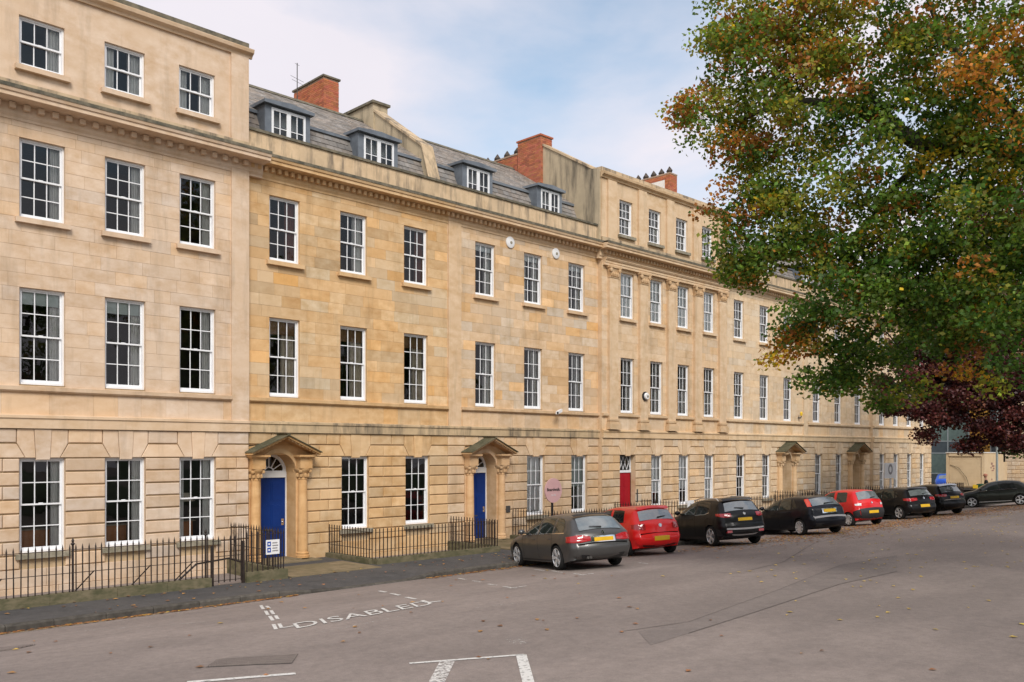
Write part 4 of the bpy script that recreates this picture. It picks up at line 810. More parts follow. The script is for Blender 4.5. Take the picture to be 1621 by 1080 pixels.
# ------------------------------------------------------------------ cars
def chaikin(P, n):
    P = [np.array(p, float) for p in P]
    for _ in range(n):
        Q = [P[0]]
        for a, b in zip(P[:-1], P[1:]): Q += [a*.75+b*.25, a*.25+b*.75]
        Q.append(P[-1]); P = Q
    return np.array(P)
def resample(P, n):
    d = np.r_[0, np.cumsum(np.linalg.norm(np.diff(P, axis=0), axis=1))]; t = np.linspace(0, d[-1], n)
    return np.c_[np.interp(t, d, P[:,0]), np.interp(t, d, P[:,1])]
class Car:
    """u = distance from the rear end, z = height, x = sideways; the nose points to local +y"""
    def __init__(s, name, label, cat, L, W, prof, ra, wb, wr, belt, bodymat, tumble=.42, r_end=.24, r_top=.17, group=None):
        s.L, s.W, s.ra, s.wb, s.wr, s.belt, s.tum, s.m = L, W, ra, wb, wr, belt, tumble, bodymat
        s.t = thing(name, label, cat, world_children=False, group=group)
        s.top = resample(chaikin(prof, 2), 110)
        tg = np.gradient(s.top, axis=0); tg /= np.linalg.norm(tg, axis=1)[:,None]; s.nr = np.c_[-tg[:,1], tg[:,0]]
        s.r = r_top+(r_end-r_top)*np.abs(s.nr[:,0])**1.3
        s.crown = .025+.07*np.abs(s.nr[:,0])**2
        s.zbot = lambda u: .19+.10*max(0, (abs(u-L/2)-L*.36)/(L*.14))**1.0*1.1
        s.build_body()
    def wz(s, u, z):
        w = s.W/2; q = (u-s.L/2)/(s.L/2); w = w*(1-.06*abs(q)**3.5)
        w -= .05*max(0, (.55-z)/.35)**1.5
        w += .012*math.exp(-((z-s.belt+.16)/.035)**2)-.014*math.exp(-((z-.43)/.07)**2)
        if z > s.belt: w -= (z-s.belt)*s.tum+.012
        else: w -= .02*max(0,(z-.62)/(s.belt-.62))**2
        return w
    def ysurf(s, u, z):
        d = np.hypot(s.top[:,0]-u, s.top[:,1]-z); i = int(d.argmin()); dd = d[i]; r = s.r[i]
        w = s.wz(u, z)
        return w-r+math.sqrt(max(0, r*r-max(0, r-dd)**2))
    def P(s, u, z, off=0, side=1):
        e = .01; y = s.ysurf(u, z)
        if off:
            du = (s.ysurf(u+e, z)-s.ysurf(u-e, z))/(2*e); dz = (s.ysurf(u, z+e)-s.ysurf(u, z-e))/(2*e)
            du, dz = max(-3,min(3,du)), max(-3,min(3,dz)); n = Vector((1, -du, -dz)).normalized()*off
            return (side*(y+n.x), u+n.y, z+n.z)
        return (side*y, u, z)
    def build_body(s):
        top = s.top; n = len(top); ss = [0,.012,.03,.06,.1,.15,.21,.29,.38,.48,.59,.71,.84,1.0]
        arc = np.linspace(0, 1, n); ub = .10+(s.L-.18)*(.45*arc+.55*np.clip(top[:,0]/s.L, 0, 1))
        mb = MB(); m = len(ss); K = 8; idx = {}
        def add(p): mb.v.append(tuple(p)); return len(mb.v)-1
        for side in (1, -1):
            for i in range(n):
                b = np.array([ub[i], s.zbot(ub[i])])
                for j, q in enumerate(ss):
                    p = top[i]*(1-q)+b*q; idx[side, i, j] = add(s.P(p[0], p[1], 0, side))
        st = {}
        for i in range(n):
            ye = s.ysurf(*top[i]); st[i] = [idx[1,i,0]]
            for k in range(1, K):
                y = ye*(1-2*k/K); c = s.crown[i]*(1-(y/ye)**2); st[i].append(add((y, top[i][0]+s.nr[i][0]*c, top[i][1]+s.nr[i][1]*c)))
            st[i].append(idx[-1,i,0])
        F = mb.f
        for i in range(n-1):
            for j in range(m-1):
                F.append((idx[1,i,j], idx[1,i,j+1], idx[1,i+1,j+1], idx[1,i+1,j])); F.append((idx[-1,i,j], idx[-1,i+1,j], idx[-1,i+1,j+1], idx[-1,i,j+1]))
            for k in range(K): F.append((st[i][k], st[i+1][k], st[i+1][k+1], st[i][k+1]))
            F.append((idx[1,i,m-1], idx[-1,i,m-1], idx[-1,i+1,m-1], idx[1,i+1,m-1]))
        for i, rev in ((0, 0), (n-1, 1)):
            for j in range(m-1):
                f = (idx[1,i,j], idx[-1,i,j], idx[-1,i,j+1], idx[1,i,j+1])
                if j == 0: f = tuple(st[i])+(idx[-1,i,1], idx[1,i,1])
                F.append(f[::-1] if rev else f)
        mb.c = [None]*len(F); me = mb.mesh('body', [s.m, 'plastic'], True)
        o = link('body', me, s.t); s.body = o
        bm = bmesh.new(); bm.from_mesh(me); bmesh.ops.recalc_face_normals(bm, faces=bm.faces[:]); bm.to_mesh(me); bm.free()
        cut = MB()
        for u in (s.ra, s.ra+s.wb):
            for sg in (-1, 1):
                a, b = sg*(s.W/2-.30), sg*(s.W/2+.2); rr = s.wr+.045
                cut.lathe([(0,min(a,b)),(rr,min(a,b)),(rr,max(a,b)),(0,max(a,b))], (0,u,s.wr+.01), axis='x', seg=28)
        cm = cut.mesh('cut', ['plastic', 'plastic']); co = bpy.data.objects.new('cut', cm); COL.objects.link(co)
        bm = bmesh.new(); bm.from_mesh(cm); bmesh.ops.remove_doubles(bm, verts=bm.verts[:], dist=1e-5); bmesh.ops.recalc_face_normals(bm, faces=bm.faces[:])
        for f in bm.faces: f.material_index = 1
        bm.to_mesh(cm); bm.free()
        md = o.modifiers.new('b', 'BOOLEAN'); md.operation = 'DIFFERENCE'; md.object = co; md.solver = 'EXACT'
        bpy.context.view_layer.update(); dg = bpy.context.evaluated_depsgraph_get(); nm = bpy.data.meshes.new_from_object(o.evaluated_get(dg)); o.modifiers.clear()
        if len(nm.polygons) > 500: o.data = nm
        bpy.data.objects.remove(co); o.data.name = 'body'
        smooth_by_angle(o, 32)
    def side(s, name, poly, m, off=.004, both=True, nx=14, nz=6, parent=None):
        poly = np.array(poly, float); u0, u1 = poly[:,0].min(), poly[:,0].max(); out = []
        us = np.linspace(u0+1e-4, u1-1e-4, nx+1)
        us = np.unique(np.r_[us, np.clip(poly[:,0], u0+1e-4, u1-1e-4)])
        def rng_(u):
            zs = []
            for a, b in zip(poly, np.roll(poly, -1, 0)):
                if (a[0]-u)*(b[0]-u) <= 0 and abs(a[0]-b[0]) > 1e-9: zs.append(a[1]+(b[1]-a[1])*(u-a[0])/(b[0]-a[0]))
            return min(zs), max(zs)
        for sd in ((1, -1) if both else (1,)):
            mb = MB(); rows = []
            for u in us:
                lo, hi = rng_(u); row = []
                for k in range(nz+1): z = lo+(hi-lo)*k/nz; mb.v.append(s.P(u, z, off, sd)); row.append(len(mb.v)-1)
                rows.append(row)
            for a, b in zip(rows[:-1], rows[1:]):
                for k in range(nz):
                    f = (a[k], b[k], b[k+1], a[k+1]); mb.f.append(f if sd > 0 else f[::-1]); mb.c.append(None)
            out.append(mb.build(name, m, parent or s.t, True))
        return out
    def ia(s, z, rear=True):                  # silhouette index at a height
        i = np.arange(len(s.top)); k = s.top[:,0] < s.L*.42 if rear else s.top[:,0] > s.L*.5
        kk = i[k]; return float(np.interp(z, s.top[kk,1], kk)) if rear else float(np.interp(-z, -s.top[kk,1], kk))
    def iu(s, u):                              # index on the roof / bonnet line at distance u
        kk = np.arange(len(s.top))[20:-12]; return float(np.interp(u, s.top[kk,0], kk))
    def S(s, i, y, off):
        i0 = int(min(max(i, 0), len(s.top)-2)); f = i-i0; p = s.top[i0]*(1-f)+s.top[i0+1]*f; n = s.nr[i0]*(1-f)+s.nr[i0+1]*f; c = s.crown[i0]
        ye = s.ysurf(*p); q = max(-1, min(1, y/ye)); c = c*(1-q*q)+off
        return (y, p[0]+n[0]*c, p[1]+n[1]*c)
    def strip(s, name, i0, i1, lo, hi, m, off=.005, ni=8, ny=10, parent=None, asym=None):
        """patch on the centre strip; lo/hi = half widths at i0 and i1, asym = (y0, y1) fixed band"""
        mb = MB(); rows = []
        for a in range(ni+1):
            i = i0+(i1-i0)*a/ni; f = a/ni; h = lo+(hi-lo)*f; y0, y1 = asym if asym else (-h, h); row = []
            for b in range(ny+1): mb.v.append(s.S(i, y0+(y1-y0)*b/ny, off)); row.append(len(mb.v)-1)
            rows.append(row)
        for a, b in zip(rows[:-1], rows[1:]):
            for k in range(ny): mb.f.append((a[k], a[k+1], b[k+1], b[k])); mb.c.append(None)
        return mb.build(name, m, parent or s.t, True)
    def lamps(s, z0, z1, du, yin, m, zs=None, zin=None):
        """wrap-round tail lamps: side patch and rear patch joined"""
        zi0, zi1 = zin or (z0+.02, z1-.02)
        for sd in (1, -1):
            mb = MB(); rows = []; zz = np.linspace(0, 1, 7)
            ys = []
            for k in zz:
                row = []; z = z0+(z1-z0)*k; zs0, zs1 = zs or (z0+.05, z1-.02); z_s = zs0+(zs1-zs0)*k; zi = zi0+(zi1-zi0)*k
                i = s.ia(z); ur = s.top[int(round(i))][0]
                for q in np.linspace(0, 1, 9):              # side, from du forward to the corner
                    u = ur+du*(1-q)**1.6; za = z_s+(z-z_s)*q; uu = max(u, np.interp(za, s.top[:30,1], s.top[:30,0])+.0005) if q > .8 else u
                    row.append(s.P(uu, za, .008, sd))
                ye = s.ysurf(*s.top[int(round(i))])
                for q in np.linspace(.12, 1, 6):
                    y = ye+(yin-ye)*q; p = s.S(s.ia(z+(zi-z)*q), sd*min(y, ye), .008); row.append(p)
                rows.append(row)
            nn = len(rows[0])
            for r_ in rows: mb.v += [tuple(p) for p in r_]
            for a in range(len(rows)-1):
                for b in range(nn-1):
                    f = (a*nn+b, a*nn+b+1, (a+1)*nn+b+1, (a+1)*nn+b); mb.f.append(f if sd < 0 else f[::-1]); mb.c.append(None)
            mb.build('tail_light', m, s.t, True)
    def wheels(s, spokes=5, rim='silver', twin=True, rimr=.75):
        R0 = s.wr; tw = .10
        for u in (s.ra, s.ra+s.wb):
            for sd in (1, -1):
                xc = sd*(s.W/2-.105); w = thing_part('wheel', s.t, (xc, u, R0))
                mb = MB(); mb.lathe([(R0*rimr,-tw*.9),(R0*.88,-tw),(R0*.97,-tw*.8),(R0,-tw*.5),(R0,tw*.5),(R0*.97,tw*.8),(R0*.88,tw),(R0*rimr,tw*.9)], axis='x', seg=28); o = mb.build('tyre', 'rubber', w, True); smooth_by_angle(o, 50)
                mb = MB(); ro = R0*rimr; mb.lathe([(ro*1.0,sd*tw*.92),(ro*.96,sd*tw*.98),(ro*.90,sd*tw*.8),(ro*.88,sd*tw*.1)], axis='x', seg=28)
                mb.lathe([(0,sd*tw*.72),(ro*.2,sd*tw*.70),(ro*.22,sd*tw*.3)], axis='x', seg=12)
                for k in range(spokes):
                    for e in ((-.13,.13) if twin else (0,)):
                        a = 2*math.pi*k/spokes+e; d = Vector((0, math.cos(a), math.sin(a))); q = Vector((0,-d.z,d.y))*(.020 if twin else .034); b = Vector((sd*tw*.55,0,0))
                        mb.obox(d*ro*.12+b-q, d*ro*.80+Vector((sd*tw*.28,0,0)), q*2, Vector((sd*.03,0,0)))
                mb.build('rim', rim, w)
                mb = MB(); mb.lathe([(0,sd*tw*.05),(ro*.9,sd*tw*.05)], axis='x', seg=20); mb.build('brake_disc', 'cast_iron', w)
    def extras(s, handles=(), mirror=None, seams=(), plate=None, wiper=None, badge=None, mirror_mat=None, handle_mat=None):
        for (u, z) in handles:
            for sd in (1, -1):
                p = Vector(s.P(u, z, .012, sd)); mb = MB(); mb.obox(p-Vector((sd*.008,.09,.012)), (sd*.022,0,0), (0,.18,0), (0,0,.026)); mb.build('door_handle', handle_mat or s.m, s.t)
        if mirror:
            for sd in (1, -1):
                p = Vector(s.P(mirror[0], mirror[1], .0, sd)); mb = MB(); mb.lathe([(0,-.06),(.055,-.05),(.078,0),(.065,.05),(0,.075)], (0,0,0), axis='y', seg=12); mb.v = [(v[0]*1.35+p.x+sd*.13, v[1]+p.y, v[2]+p.z+.05) for v in mb.v]
                mb.tube([(p.x-sd*.03,p.y,p.z),(p.x+sd*.08,p.y,p.z+.03)], .022, 6); o = mb.build('door_mirror', mirror_mat or s.m, s.t, True)
        for (u0, z0, u1, z1) in seams:
            d = Vector((u1-u0, z1-z0)); n = Vector((-d.y, d.x)).normalized()*.005
            for sd in (1, -1):
                mb = MB(); k = 12
                for a in range(k+1):
                    f = a/k; mb.v += [s.P(u0+d.x*f+n.x, z0+d.y*f+n.y, .003, sd), s.P(u0+d.x*f-n.x, z0+d.y*f-n.y, .003, sd)]
                for a in range(k): f = (2*a, 2*a+1, 2*a+3, 2*a+2); mb.f.append(f); mb.c.append(None)
                mb.build('door_seam', 'dark_gap', s.t)
        if plate:
            z0, z1, hw = plate[:3]; i0, i1 = s.ia(z0), s.ia(z1); s.strip('number_plate', i0, i1, hw, hw, 'plate_yellow', .022, 2, 6)
            s.strip('plate_recess', s.ia(z0-.03), s.ia(z1+.03), hw+.06, hw+.06, 'plastic' if plate and len(plate) < 4 else plate[3], .012, 2, 6)
        if wiper:
            z, y0, y1 = wiper; i = s.ia(z); mb = MB(); pts = [Vector(s.S(i+k*.25, y0+(y1-y0)*k/4, .03)) for k in range(5)]; mb.tube(pts, [.022,.018,.014,.012,.010], 6); mb.build('rear_wiper', 'plastic', s.t)
        if badge:
            z, m, r_ = badge; i = s.ia(z); p = Vector(s.S(i, 0, .012)); n = s.nr[int(i)]; mb = MB(); mb.lathe([(0,0),(r_,0),(r_,-.012),(r_*.8,-.012)], axis='y', seg=16)
            mb.lathe([(0,-.004),(r_*.62,-.004),(r_*.62,-.013),(0,-.013)], axis='y', seg=4)
            ang = math.atan2(n[1], -n[0]); q = Matrix.Rotation(-ang, 4, 'X'); mb.v = [tuple(q @ Vector(v)+p) for v in mb.v]; mb.build('badge', m, s.t)
    def place(s, rl, psi, k=1.0):
        """rl = contact point (x, y) of the rear left wheel, psi = yaw to the right of the facade normal"""
        a = R(psi); F = Vector((math.sin(a), math.cos(a))); Rr = Vector((math.cos(a), -math.sin(a))); tr = (s.W-.21)*k
        p = Vector(rl); q = p+F*s.wb*k; r_ = p+Rr*tr
        P3 = lambda v: Vector((v.x, v.y, zr(v.y)+.004)); p, q, r_ = P3(p), P3(q), P3(r_); f = (q-p).normalized(); x = (r_-p); x = (x-f*x.dot(f)).normalized(); up = x.cross(f)
        o = p-f*s.ra*k+x*tr/2; x, f, up = x*k, f*k, up*k
        s.t.matrix_world = Matrix(((x.x,f.x,up.x,o.x),(x.y,f.y,up.y,o.y),(x.z,f.z,up.z,o.z),(0,0,0,1)))
def thing_part(name, parent, loc):
    o = bpy.data.objects.new(name, None); COL.objects.link(o); o.parent = parent; o.location = loc; o.empty_display_size = .1; return o
paint('paint_grey', (.082,.080,.078), .45, .34, .4); paint('paint_red', (.80,.010,.010), .0, .3); paint('paint_black', (.008,.008,.009), .0, .3, .22, .2); paint('paint_black_blue', (.005,.006,.010), .0, .3, .22, .2)
paint('paint_red_dark', (.62,.010,.012), .0, .35); paint('paint_olive', (.020,.022,.018), .0, .3, .3, .25); paint('paint_blue', (.02,.10,.55), .1, .3)
def lower_band(c, z, m='plastic', u0=None, u1=None, rear=True):
    """plastic sill / bumper along the bottom"""
    L = c.L
    c.side('sill_trim', [(c.ra+c.wr+.07, .215), (c.ra+c.wb-c.wr-.07, .215), (c.ra+c.wb-c.wr-.07, z), (c.ra+c.wr+.07, z)], m, .006, nx=6, nz=2)
# grey estate
c = Car('parked_car', 'dark grey metallic estate car, nearest parked car, with silver five spoke wheels', 'car', 4.52, 1.82,
    [(.16,.30),(.06,.36),(.01,.50),(.0,.60),(.05,.68),(.05,.78),(.09,.93),(.14,.98),(.42,1.25),(.50,1.32),(.75,1.38),(1.35,1.425),(2.0,1.42),(2.5,1.36),(2.85,1.22),(3.35,.97),(3.5,.92),(4.0,.85),(4.32,.74),(4.48,.6),(4.52,.42),(4.46,.27)],
    .98, 2.76, .325, .90, 'paint_grey', tumble=.52)
c.side('side_window', [(2.18,.93),(3.18,.93),(2.62,1.27),(2.30,1.335),(2.22,1.34)], 'car_glass'); c.side('side_window', [(1.22,.945),(2.12,.93),(2.15,1.34),(1.45,1.35),(1.28,1.34)], 'car_glass'); c.side('side_window', [(.58,.985),(1.14,.95),(1.20,1.335),(.92,1.325),(.72,1.27),(.60,1.12)], 'car_glass')
c.side('window_trim', [(.52,.945),(3.25,.905),(3.25,.925),(.52,.968)], 'chrome', .006, nx=20, nz=1)
c.strip('rear_window', c.ia(.985), c.ia(1.30), .60, .53, 'rear_glass', .006); c.strip('windscreen', c.iu(2.62), c.iu(3.30), .55, .66, 'car_glass', .006)
c.strip('spoiler', c.ia(1.315), c.ia(1.36), .55, .55, 'plastic', .05, 3, 10)
c.lamps(.70, .89, .30, .36, 'lamp_red', zs=(.72,.86), zin=(.73,.83)); c.wheels(5, twin=True)
c.extras(handles=((1.42,.80),(2.42,.79)), mirror=(3.02,.95), seams=((1.22,.32,1.2,.93),(2.14,.3,2.15,.93),(3.22,.3,3.2,.90)), plate=(.70,.80,.27,'chrome'), wiper=(1.01,.02,-.30), badge=(.90,'chrome',.042))
c.strip('bumper_line', c.ia(.64), c.ia(.67), .70, .70, 'dark_gap', .002, 1, 8); c.strip('lower_valance', c.ia(.315), c.ia(.40), .58, .62, 'plastic', .004, 2, 8)
for k in (-.44, -.36): mb = MB(); mb.tube([(k,.22,.33),(k,.03,.32)], .035, 10); mb.build('exhaust', 'cast_iron', c.t)
lower_band(c, .26); c.place((17.10,-7.36), 23)
# red three door hatchback
c = Car('parked_car', 'bright red hatchback with plain red bumper, beside the grey estate', 'car', 3.97, 1.70,
    [(.16,.30),(.05,.36),(.0,.48),(.0,.60),(.05,.68),(.07,.80),(.10,.96),(.15,1.03),(.36,1.33),(.40,1.40),(.60,1.445),(1.2,1.47),(1.8,1.46),(2.2,1.40),(2.5,1.28),(2.98,1.0),(3.1,.96),(3.6,.86),(3.85,.72),(3.95,.55),(3.97,.4),(3.9,.27)],
    .70, 2.47, .30, .95, 'paint_red', tumble=.40)
c.side('side_window', [(1.62,.97),(2.75,.97),(2.40,1.24),(2.1,1.36),(1.68,1.385)], 'car_glass'); c.side('side_window', [(.78,1.02),(1.52,.98),(1.58,1.385),(1.1,1.385),(.90,1.36)], 'car_glass_dark')
c.strip('rear_window', c.ia(1.06), c.ia(1.345), .60, .54, 'rear_glass', .006); c.strip('windscreen', c.iu(2.3), c.iu(2.95), .55, .63, 'car_glass', .006)
c.strip('spoiler', c.ia(1.36), c.ia(1.43), .54, .56, 'paint_red', .06, 4, 10)
c.lamps(.80, .98, .22, .48, 'lamp_red', zs=(.84,.96), zin=(.80,.96)); c.wheels(6, twin=False)
c.extras(handles=((1.72,.85),), mirror=(2.72,1.0), seams=((1.5,.32,1.52,.97),(2.80,.3,2.75,.95)), plate=(.49,.585,.26,'paint_red'), wiper=(1.10,.0,.30), badge=(.90,'chrome',.055))
c.strip('bumper_line', c.ia(.665), c.ia(.69), .66, .66, 'dark_gap', .002, 1, 8); c.strip('lower_valance', c.ia(.315), c.ia(.36), .55, .58, 'plastic', .004, 2, 8); lower_band(c, .25); c.place((21.45,-6.2), 22)
# black crossover
c = Car('parked_car', 'black crossover with silver roof rails and a bright rear skid plate', 'car', 4.16, 1.76,
    [(.18,.36),(.07,.42),(.02,.54),(.0,.66),(.06,.74),(.07,.86),(.10,1.0),(.16,1.08),(.36,1.38),(.40,1.45),(.62,1.51),(1.2,1.545),(1.8,1.54),(2.25,1.48),(2.6,1.34),(3.1,1.06),(3.25,1.01),(3.75,.93),(4.02,.80),(4.13,.64),(4.16,.46),(4.08,.32)],
    .78, 2.54, .335, 1.0, 'paint_black', tumble=.42)
c.side('side_window', [(1.80,1.04),(2.88,1.03),(2.50,1.29),(2.25,1.42),(1.86,1.46)], 'car_glass'); c.side('side_window', [(.86,1.13),(1.10,1.07),(1.72,1.04),(1.78,1.46),(1.2,1.465),(.90,1.44)], 'car_glass_dark')
c.side('window_trim', [(.84,1.10),(1.08,1.045),(1.75,1.015),(1.75,1.03),(1.10,1.06),(.86,1.12)], 'chrome', .007, nx=14, nz=1)
c.strip('rear_window', c.ia(1.12), c.ia(1.40), .61, .54, 'rear_glass', .006); c.strip('windscreen', c.iu(2.4), c.iu(3.1), .56, .65, 'car_glass', .006); c.strip('spoiler', c.ia(1.42), c.ia(1.50), .55, .57, 'paint_black', .07, 4, 10)
c.lamps(.93, 1.07, .30, .46, 'lamp_red', zs=(1.0,1.07), zin=(.95,1.05)); c.wheels(5, twin=True)
c.strip('bumper_trim', c.ia(.555), c.ia(.60), .68, .68, 'silver', .012, 1, 10); c.strip('bumper_plastic', c.ia(.375), c.ia(.55), .62, .70, 'plastic', .008, 3, 10); c.strip('skid_plate', c.ia(.385), c.ia(.43), .42, .48, 'silver', .025, 2, 8)
c.side('arch_trim', [(.42,.36),(.47,.36),(.60,.64),(.78,.72),(.96,.70),(1.10,.58),(1.17,.36),(1.22,.36),(1.15,.62),(.98,.77),(.78,.79),(.56,.72)][0:0] or [(.16,.36),(.38,.36),(.42,.58),(.20,.56)], 'plastic', .006)
c.extras(handles=((1.0,.92),(2.0,.90)), mirror=(2.84,1.06), seams=((1.05,.4,1.05,1.05),(1.78,.33,1.78,1.03),(2.95,.33,2.9,1.0)), plate=(.80,.895,.26,'paint_black'), wiper=(1.16,.05,-.26), badge=(1.0,'chrome',.045)); lower_band(c, .30)
for sd in (1,-1): mb = MB(); mb.tube([(sd*.60,.55,1.485),(sd*.60,.7,1.565),(sd*.60,1.7,1.60),(sd*.60,2.2,1.52)], .017, 6); mb.build('roof_rail', 'silver', c.t)
for sd in (1,-1): mb = MB(); mb.box(sd*.58-.09, sd*.58+.09, -.012, .1, .44, .52); mb.build('fog_lamp', 'lamp_red', c.t)
c.place((25.38,-6.70), 28)
# black older hatchback with high lamps
c = Car('parked_car', 'black older hatchback with tall red lamps beside its rear window', 'car', 4.15, 1.70,
    [(.16,.28),(.04,.34),(.0,.46),(.0,.60),(.08,.68),(.10,.82),(.13,.96),(.18,1.02),(.46,1.30),(.54,1.36),(.75,1.40),(1.3,1.43),(1.8,1.42),(2.3,1.34),(2.6,1.22),(3.1,.97),(3.25,.92),(3.75,.82),(4.02,.68),(4.13,.52),(4.15,.38),(4.08,.25)],
    .76, 2.62, .30, .93, 'paint_black_blue', tumble=.42)
c.side('side_window', [(2.02,.95),(3.0,.95),(2.55,1.20),(2.25,1.32),(2.05,1.345)], 'car_glass'); c.side('side_window', [(1.22,.965),(1.94,.95),(1.96,1.345),(1.35,1.345),(1.26,1.2)], 'car_glass'); c.side('side_window', [(.86,1.02),(1.14,.985),(1.22,1.325),(1.15,1.32)], 'car_glass_dark')
c.strip('rear_window', c.ia(1.045), c.ia(1.31), .60, .54, 'rear_glass', .006); c.strip('windscreen', c.iu(2.4), c.iu(3.1), .54, .64, 'car_glass', .006)
c.side('tail_light', [(.205,1.035),(.33,1.035),(.63,1.315),(.515,1.325),(.46,1.285)], 'lamp_orange', .010, nx=14, nz=5); c.wheels(9, twin=False)
c.extras(handles=((1.35,.86),(2.2,.85)), mirror=(2.92,.98), seams=((1.2,.32,1.18,.96),(1.98,.3,1.98,.95),(3.02,.3,3.0,.92)), plate=(.80,.90,.26,'chrome'), wiper=(1.08,-.1,.35)); lower_band(c, .24)
c.strip('bumper_rub_strip', c.ia(.60), c.ia(.665), .70, .70, 'sign_grey', .02, 2, 10); c.strip('lower_valance', c.ia(.29), c.ia(.45), .6, .66, 'plastic', .005, 2, 8)
c.place((30.70,-7.10), 26)
# small red city car
c = Car('parked_car', 'small red hatchback with grey plastic bumper, behind the older black hatchback', 'car', 3.54, 1.60,
    [(.14,.30),(.04,.36),(.0,.48),(.0,.66),(.06,.74),(.08,.86),(.11,1.0),(.16,1.08),(.34,1.38),(.40,1.46),(.58,1.50),(1.1,1.53),(1.6,1.52),(2.0,1.45),(2.3,1.30),(2.65,1.05),(2.8,1.0),(3.2,.90),(3.42,.76),(3.52,.6),(3.54,.42),(3.48,.28)],
    .58, 2.30, .285, .98, 'paint_red_dark', tumble=.36)
c.side('side_window', [(1.42,1.0),(2.45,1.0),(2.15,1.25),(1.85,1.42),(1.48,1.45)], 'car_glass'); c.side('side_window', [(.66,1.05),(.74,1.02),(1.30,1.01),(1.34,1.44),(.80,1.44),(.70,1.40)], 'car_glass')
c.strip('rear_window', c.ia(1.10), c.ia(1.42), .56, .50, 'rear_glass', .006); c.strip('windscreen', c.iu(2.1), c.iu(2.62), .52, .6, 'car_glass', .006)
c.lamps(.86, .96, .12, .50, 'lamp_clear', zs=(.88,.95)); c.wheels(8, rim='silver', twin=False)
c.strip('rear_bumper', c.ia(.345), c.ia(.73), .60, .62, 'plastic', .02, 4, 10); c.side('rear_bumper', [(.03,.36),(.28,.36),(.28,.62),(.02,.72)], 'plastic', .012)
c.extras(handles=((1.5,.86),), mirror=(2.44,1.04), seams=((1.36,.32,1.36,1.0),(2.5,.3,2.46,.98)), plate=(.54,.63,.25,'plastic'), wiper=(1.13,.05,.32), badge=(.95,'chrome',.04)); lower_band(c, .28); c.place((36.71,-6.22), 24)
# newer black hatchback
c = Car('parked_car', 'newer black hatchback with dark red lamps, right of the small red car', 'car', 4.05, 1.75,
    [(.16,.30),(.05,.36),(.0,.48),(.02,.62),(.07,.70),(.06,.82),(.10,.96),(.15,1.03),(.36,1.30),(.38,1.37),(.60,1.42),(1.2,1.455),(1.8,1.45),(2.25,1.38),(2.6,1.25),(3.05,.98),(3.2,.94),(3.7,.85),(3.93,.72),(4.03,.55),(4.05,.4),(3.98,.27)],
    .70, 2.55, .31, .95, 'paint_black', tumble=.42)
c.side('side_window', [(1.82,.97),(2.85,.965),(2.45,1.22),(2.2,1.34),(1.86,1.37)], 'car_glass'); c.side('side_window', [(.98,1.0),(1.74,.975),(1.78,1.37),(1.25,1.37),(1.05,1.30)], 'car_glass'); c.side('side_window', [(.74,1.05),(.92,1.01),(1.0,1.30),(.85,1.25)], 'car_glass_dark')
c.strip('rear_window', c.ia(1.06), c.ia(1.32), .60, .54, 'rear_glass', .006); c.strip('windscreen', c.iu(2.35), c.iu(3.0), .54, .64, 'car_glass', .006); c.strip('spoiler', c.ia(1.325), c.ia(1.40), .55, .57, 'paint_black', .06, 3, 10)
c.lamps(.84, .98, .30, .36, 'lamp_red', zs=(.88,.97)); c.wheels(5, twin=True)
c.extras(handles=((1.15,.87),(2.05,.86)), mirror=(2.80,1.0), seams=((1.0,.32,1.0,.98),(1.80,.3,1.8,.97),(2.92,.3,2.87,.95)), plate=(.54,.64,.26,'paint_black'), wiper=(1.10,.05,.3), badge=(.93,'chrome',.05)); lower_band(c, .26); c.place((42.20,-6.15), 27)
# far black hatchback
c = Car('parked_car', 'black hatchback with white edged roof spoiler, farthest of the parked row', 'car', 3.95, 1.72,
    [(.16,.32),(.05,.38),(.0,.50),(.0,.64),(.07,.72),(.07,.84),(.10,1.0),(.16,1.07),(.38,1.36),(.40,1.42),(.62,1.47),(1.2,1.50),(1.8,1.49),(2.2,1.42),(2.5,1.29),(2.95,1.03),(3.1,.98),(3.6,.88),(3.83,.74),(3.93,.56),(3.95,.4),(3.88,.28)],
    .70, 2.55, .32, .98, 'paint_black', tumble=.42)
c.side('side_window', [(1.75,1.0),(2.75,1.0),(2.35,1.26),(2.1,1.38),(1.80,1.41)], 'car_glass'); c.side('side_window', [(.90,1.08),(1.66,1.01),(1.7,1.41),(1.2,1.41),(1.0,1.36)], 'car_glass_dark')
c.strip('rear_window', c.ia(1.10), c.ia(1.37), .60, .54, 'rear_glass', .006); c.strip('windscreen', c.iu(2.3), c.iu(2.92), .54, .64, 'car_glass', .006); c.strip('spoiler', c.ia(1.38), c.ia(1.45), .55, .57, 'silver', .06, 3, 10)
c.lamps(.90, 1.03, .28, .42, 'lamp_red', zs=(.95,1.03)); c.wheels(5, twin=True, rim='cast_iron'); c.strip('bumper_trim', c.ia(.72), c.ia(.755), .6, .6, 'chrome', .015, 1, 10)
c.extras(handles=((1.1,.90),(1.98,.88)), mirror=(2.72,1.04), plate=(.80,.90,.26,'paint_black'), wiper=(1.14,.05,-.28)); lower_band(c, .28); c.place((45.75,-6.3), 27)
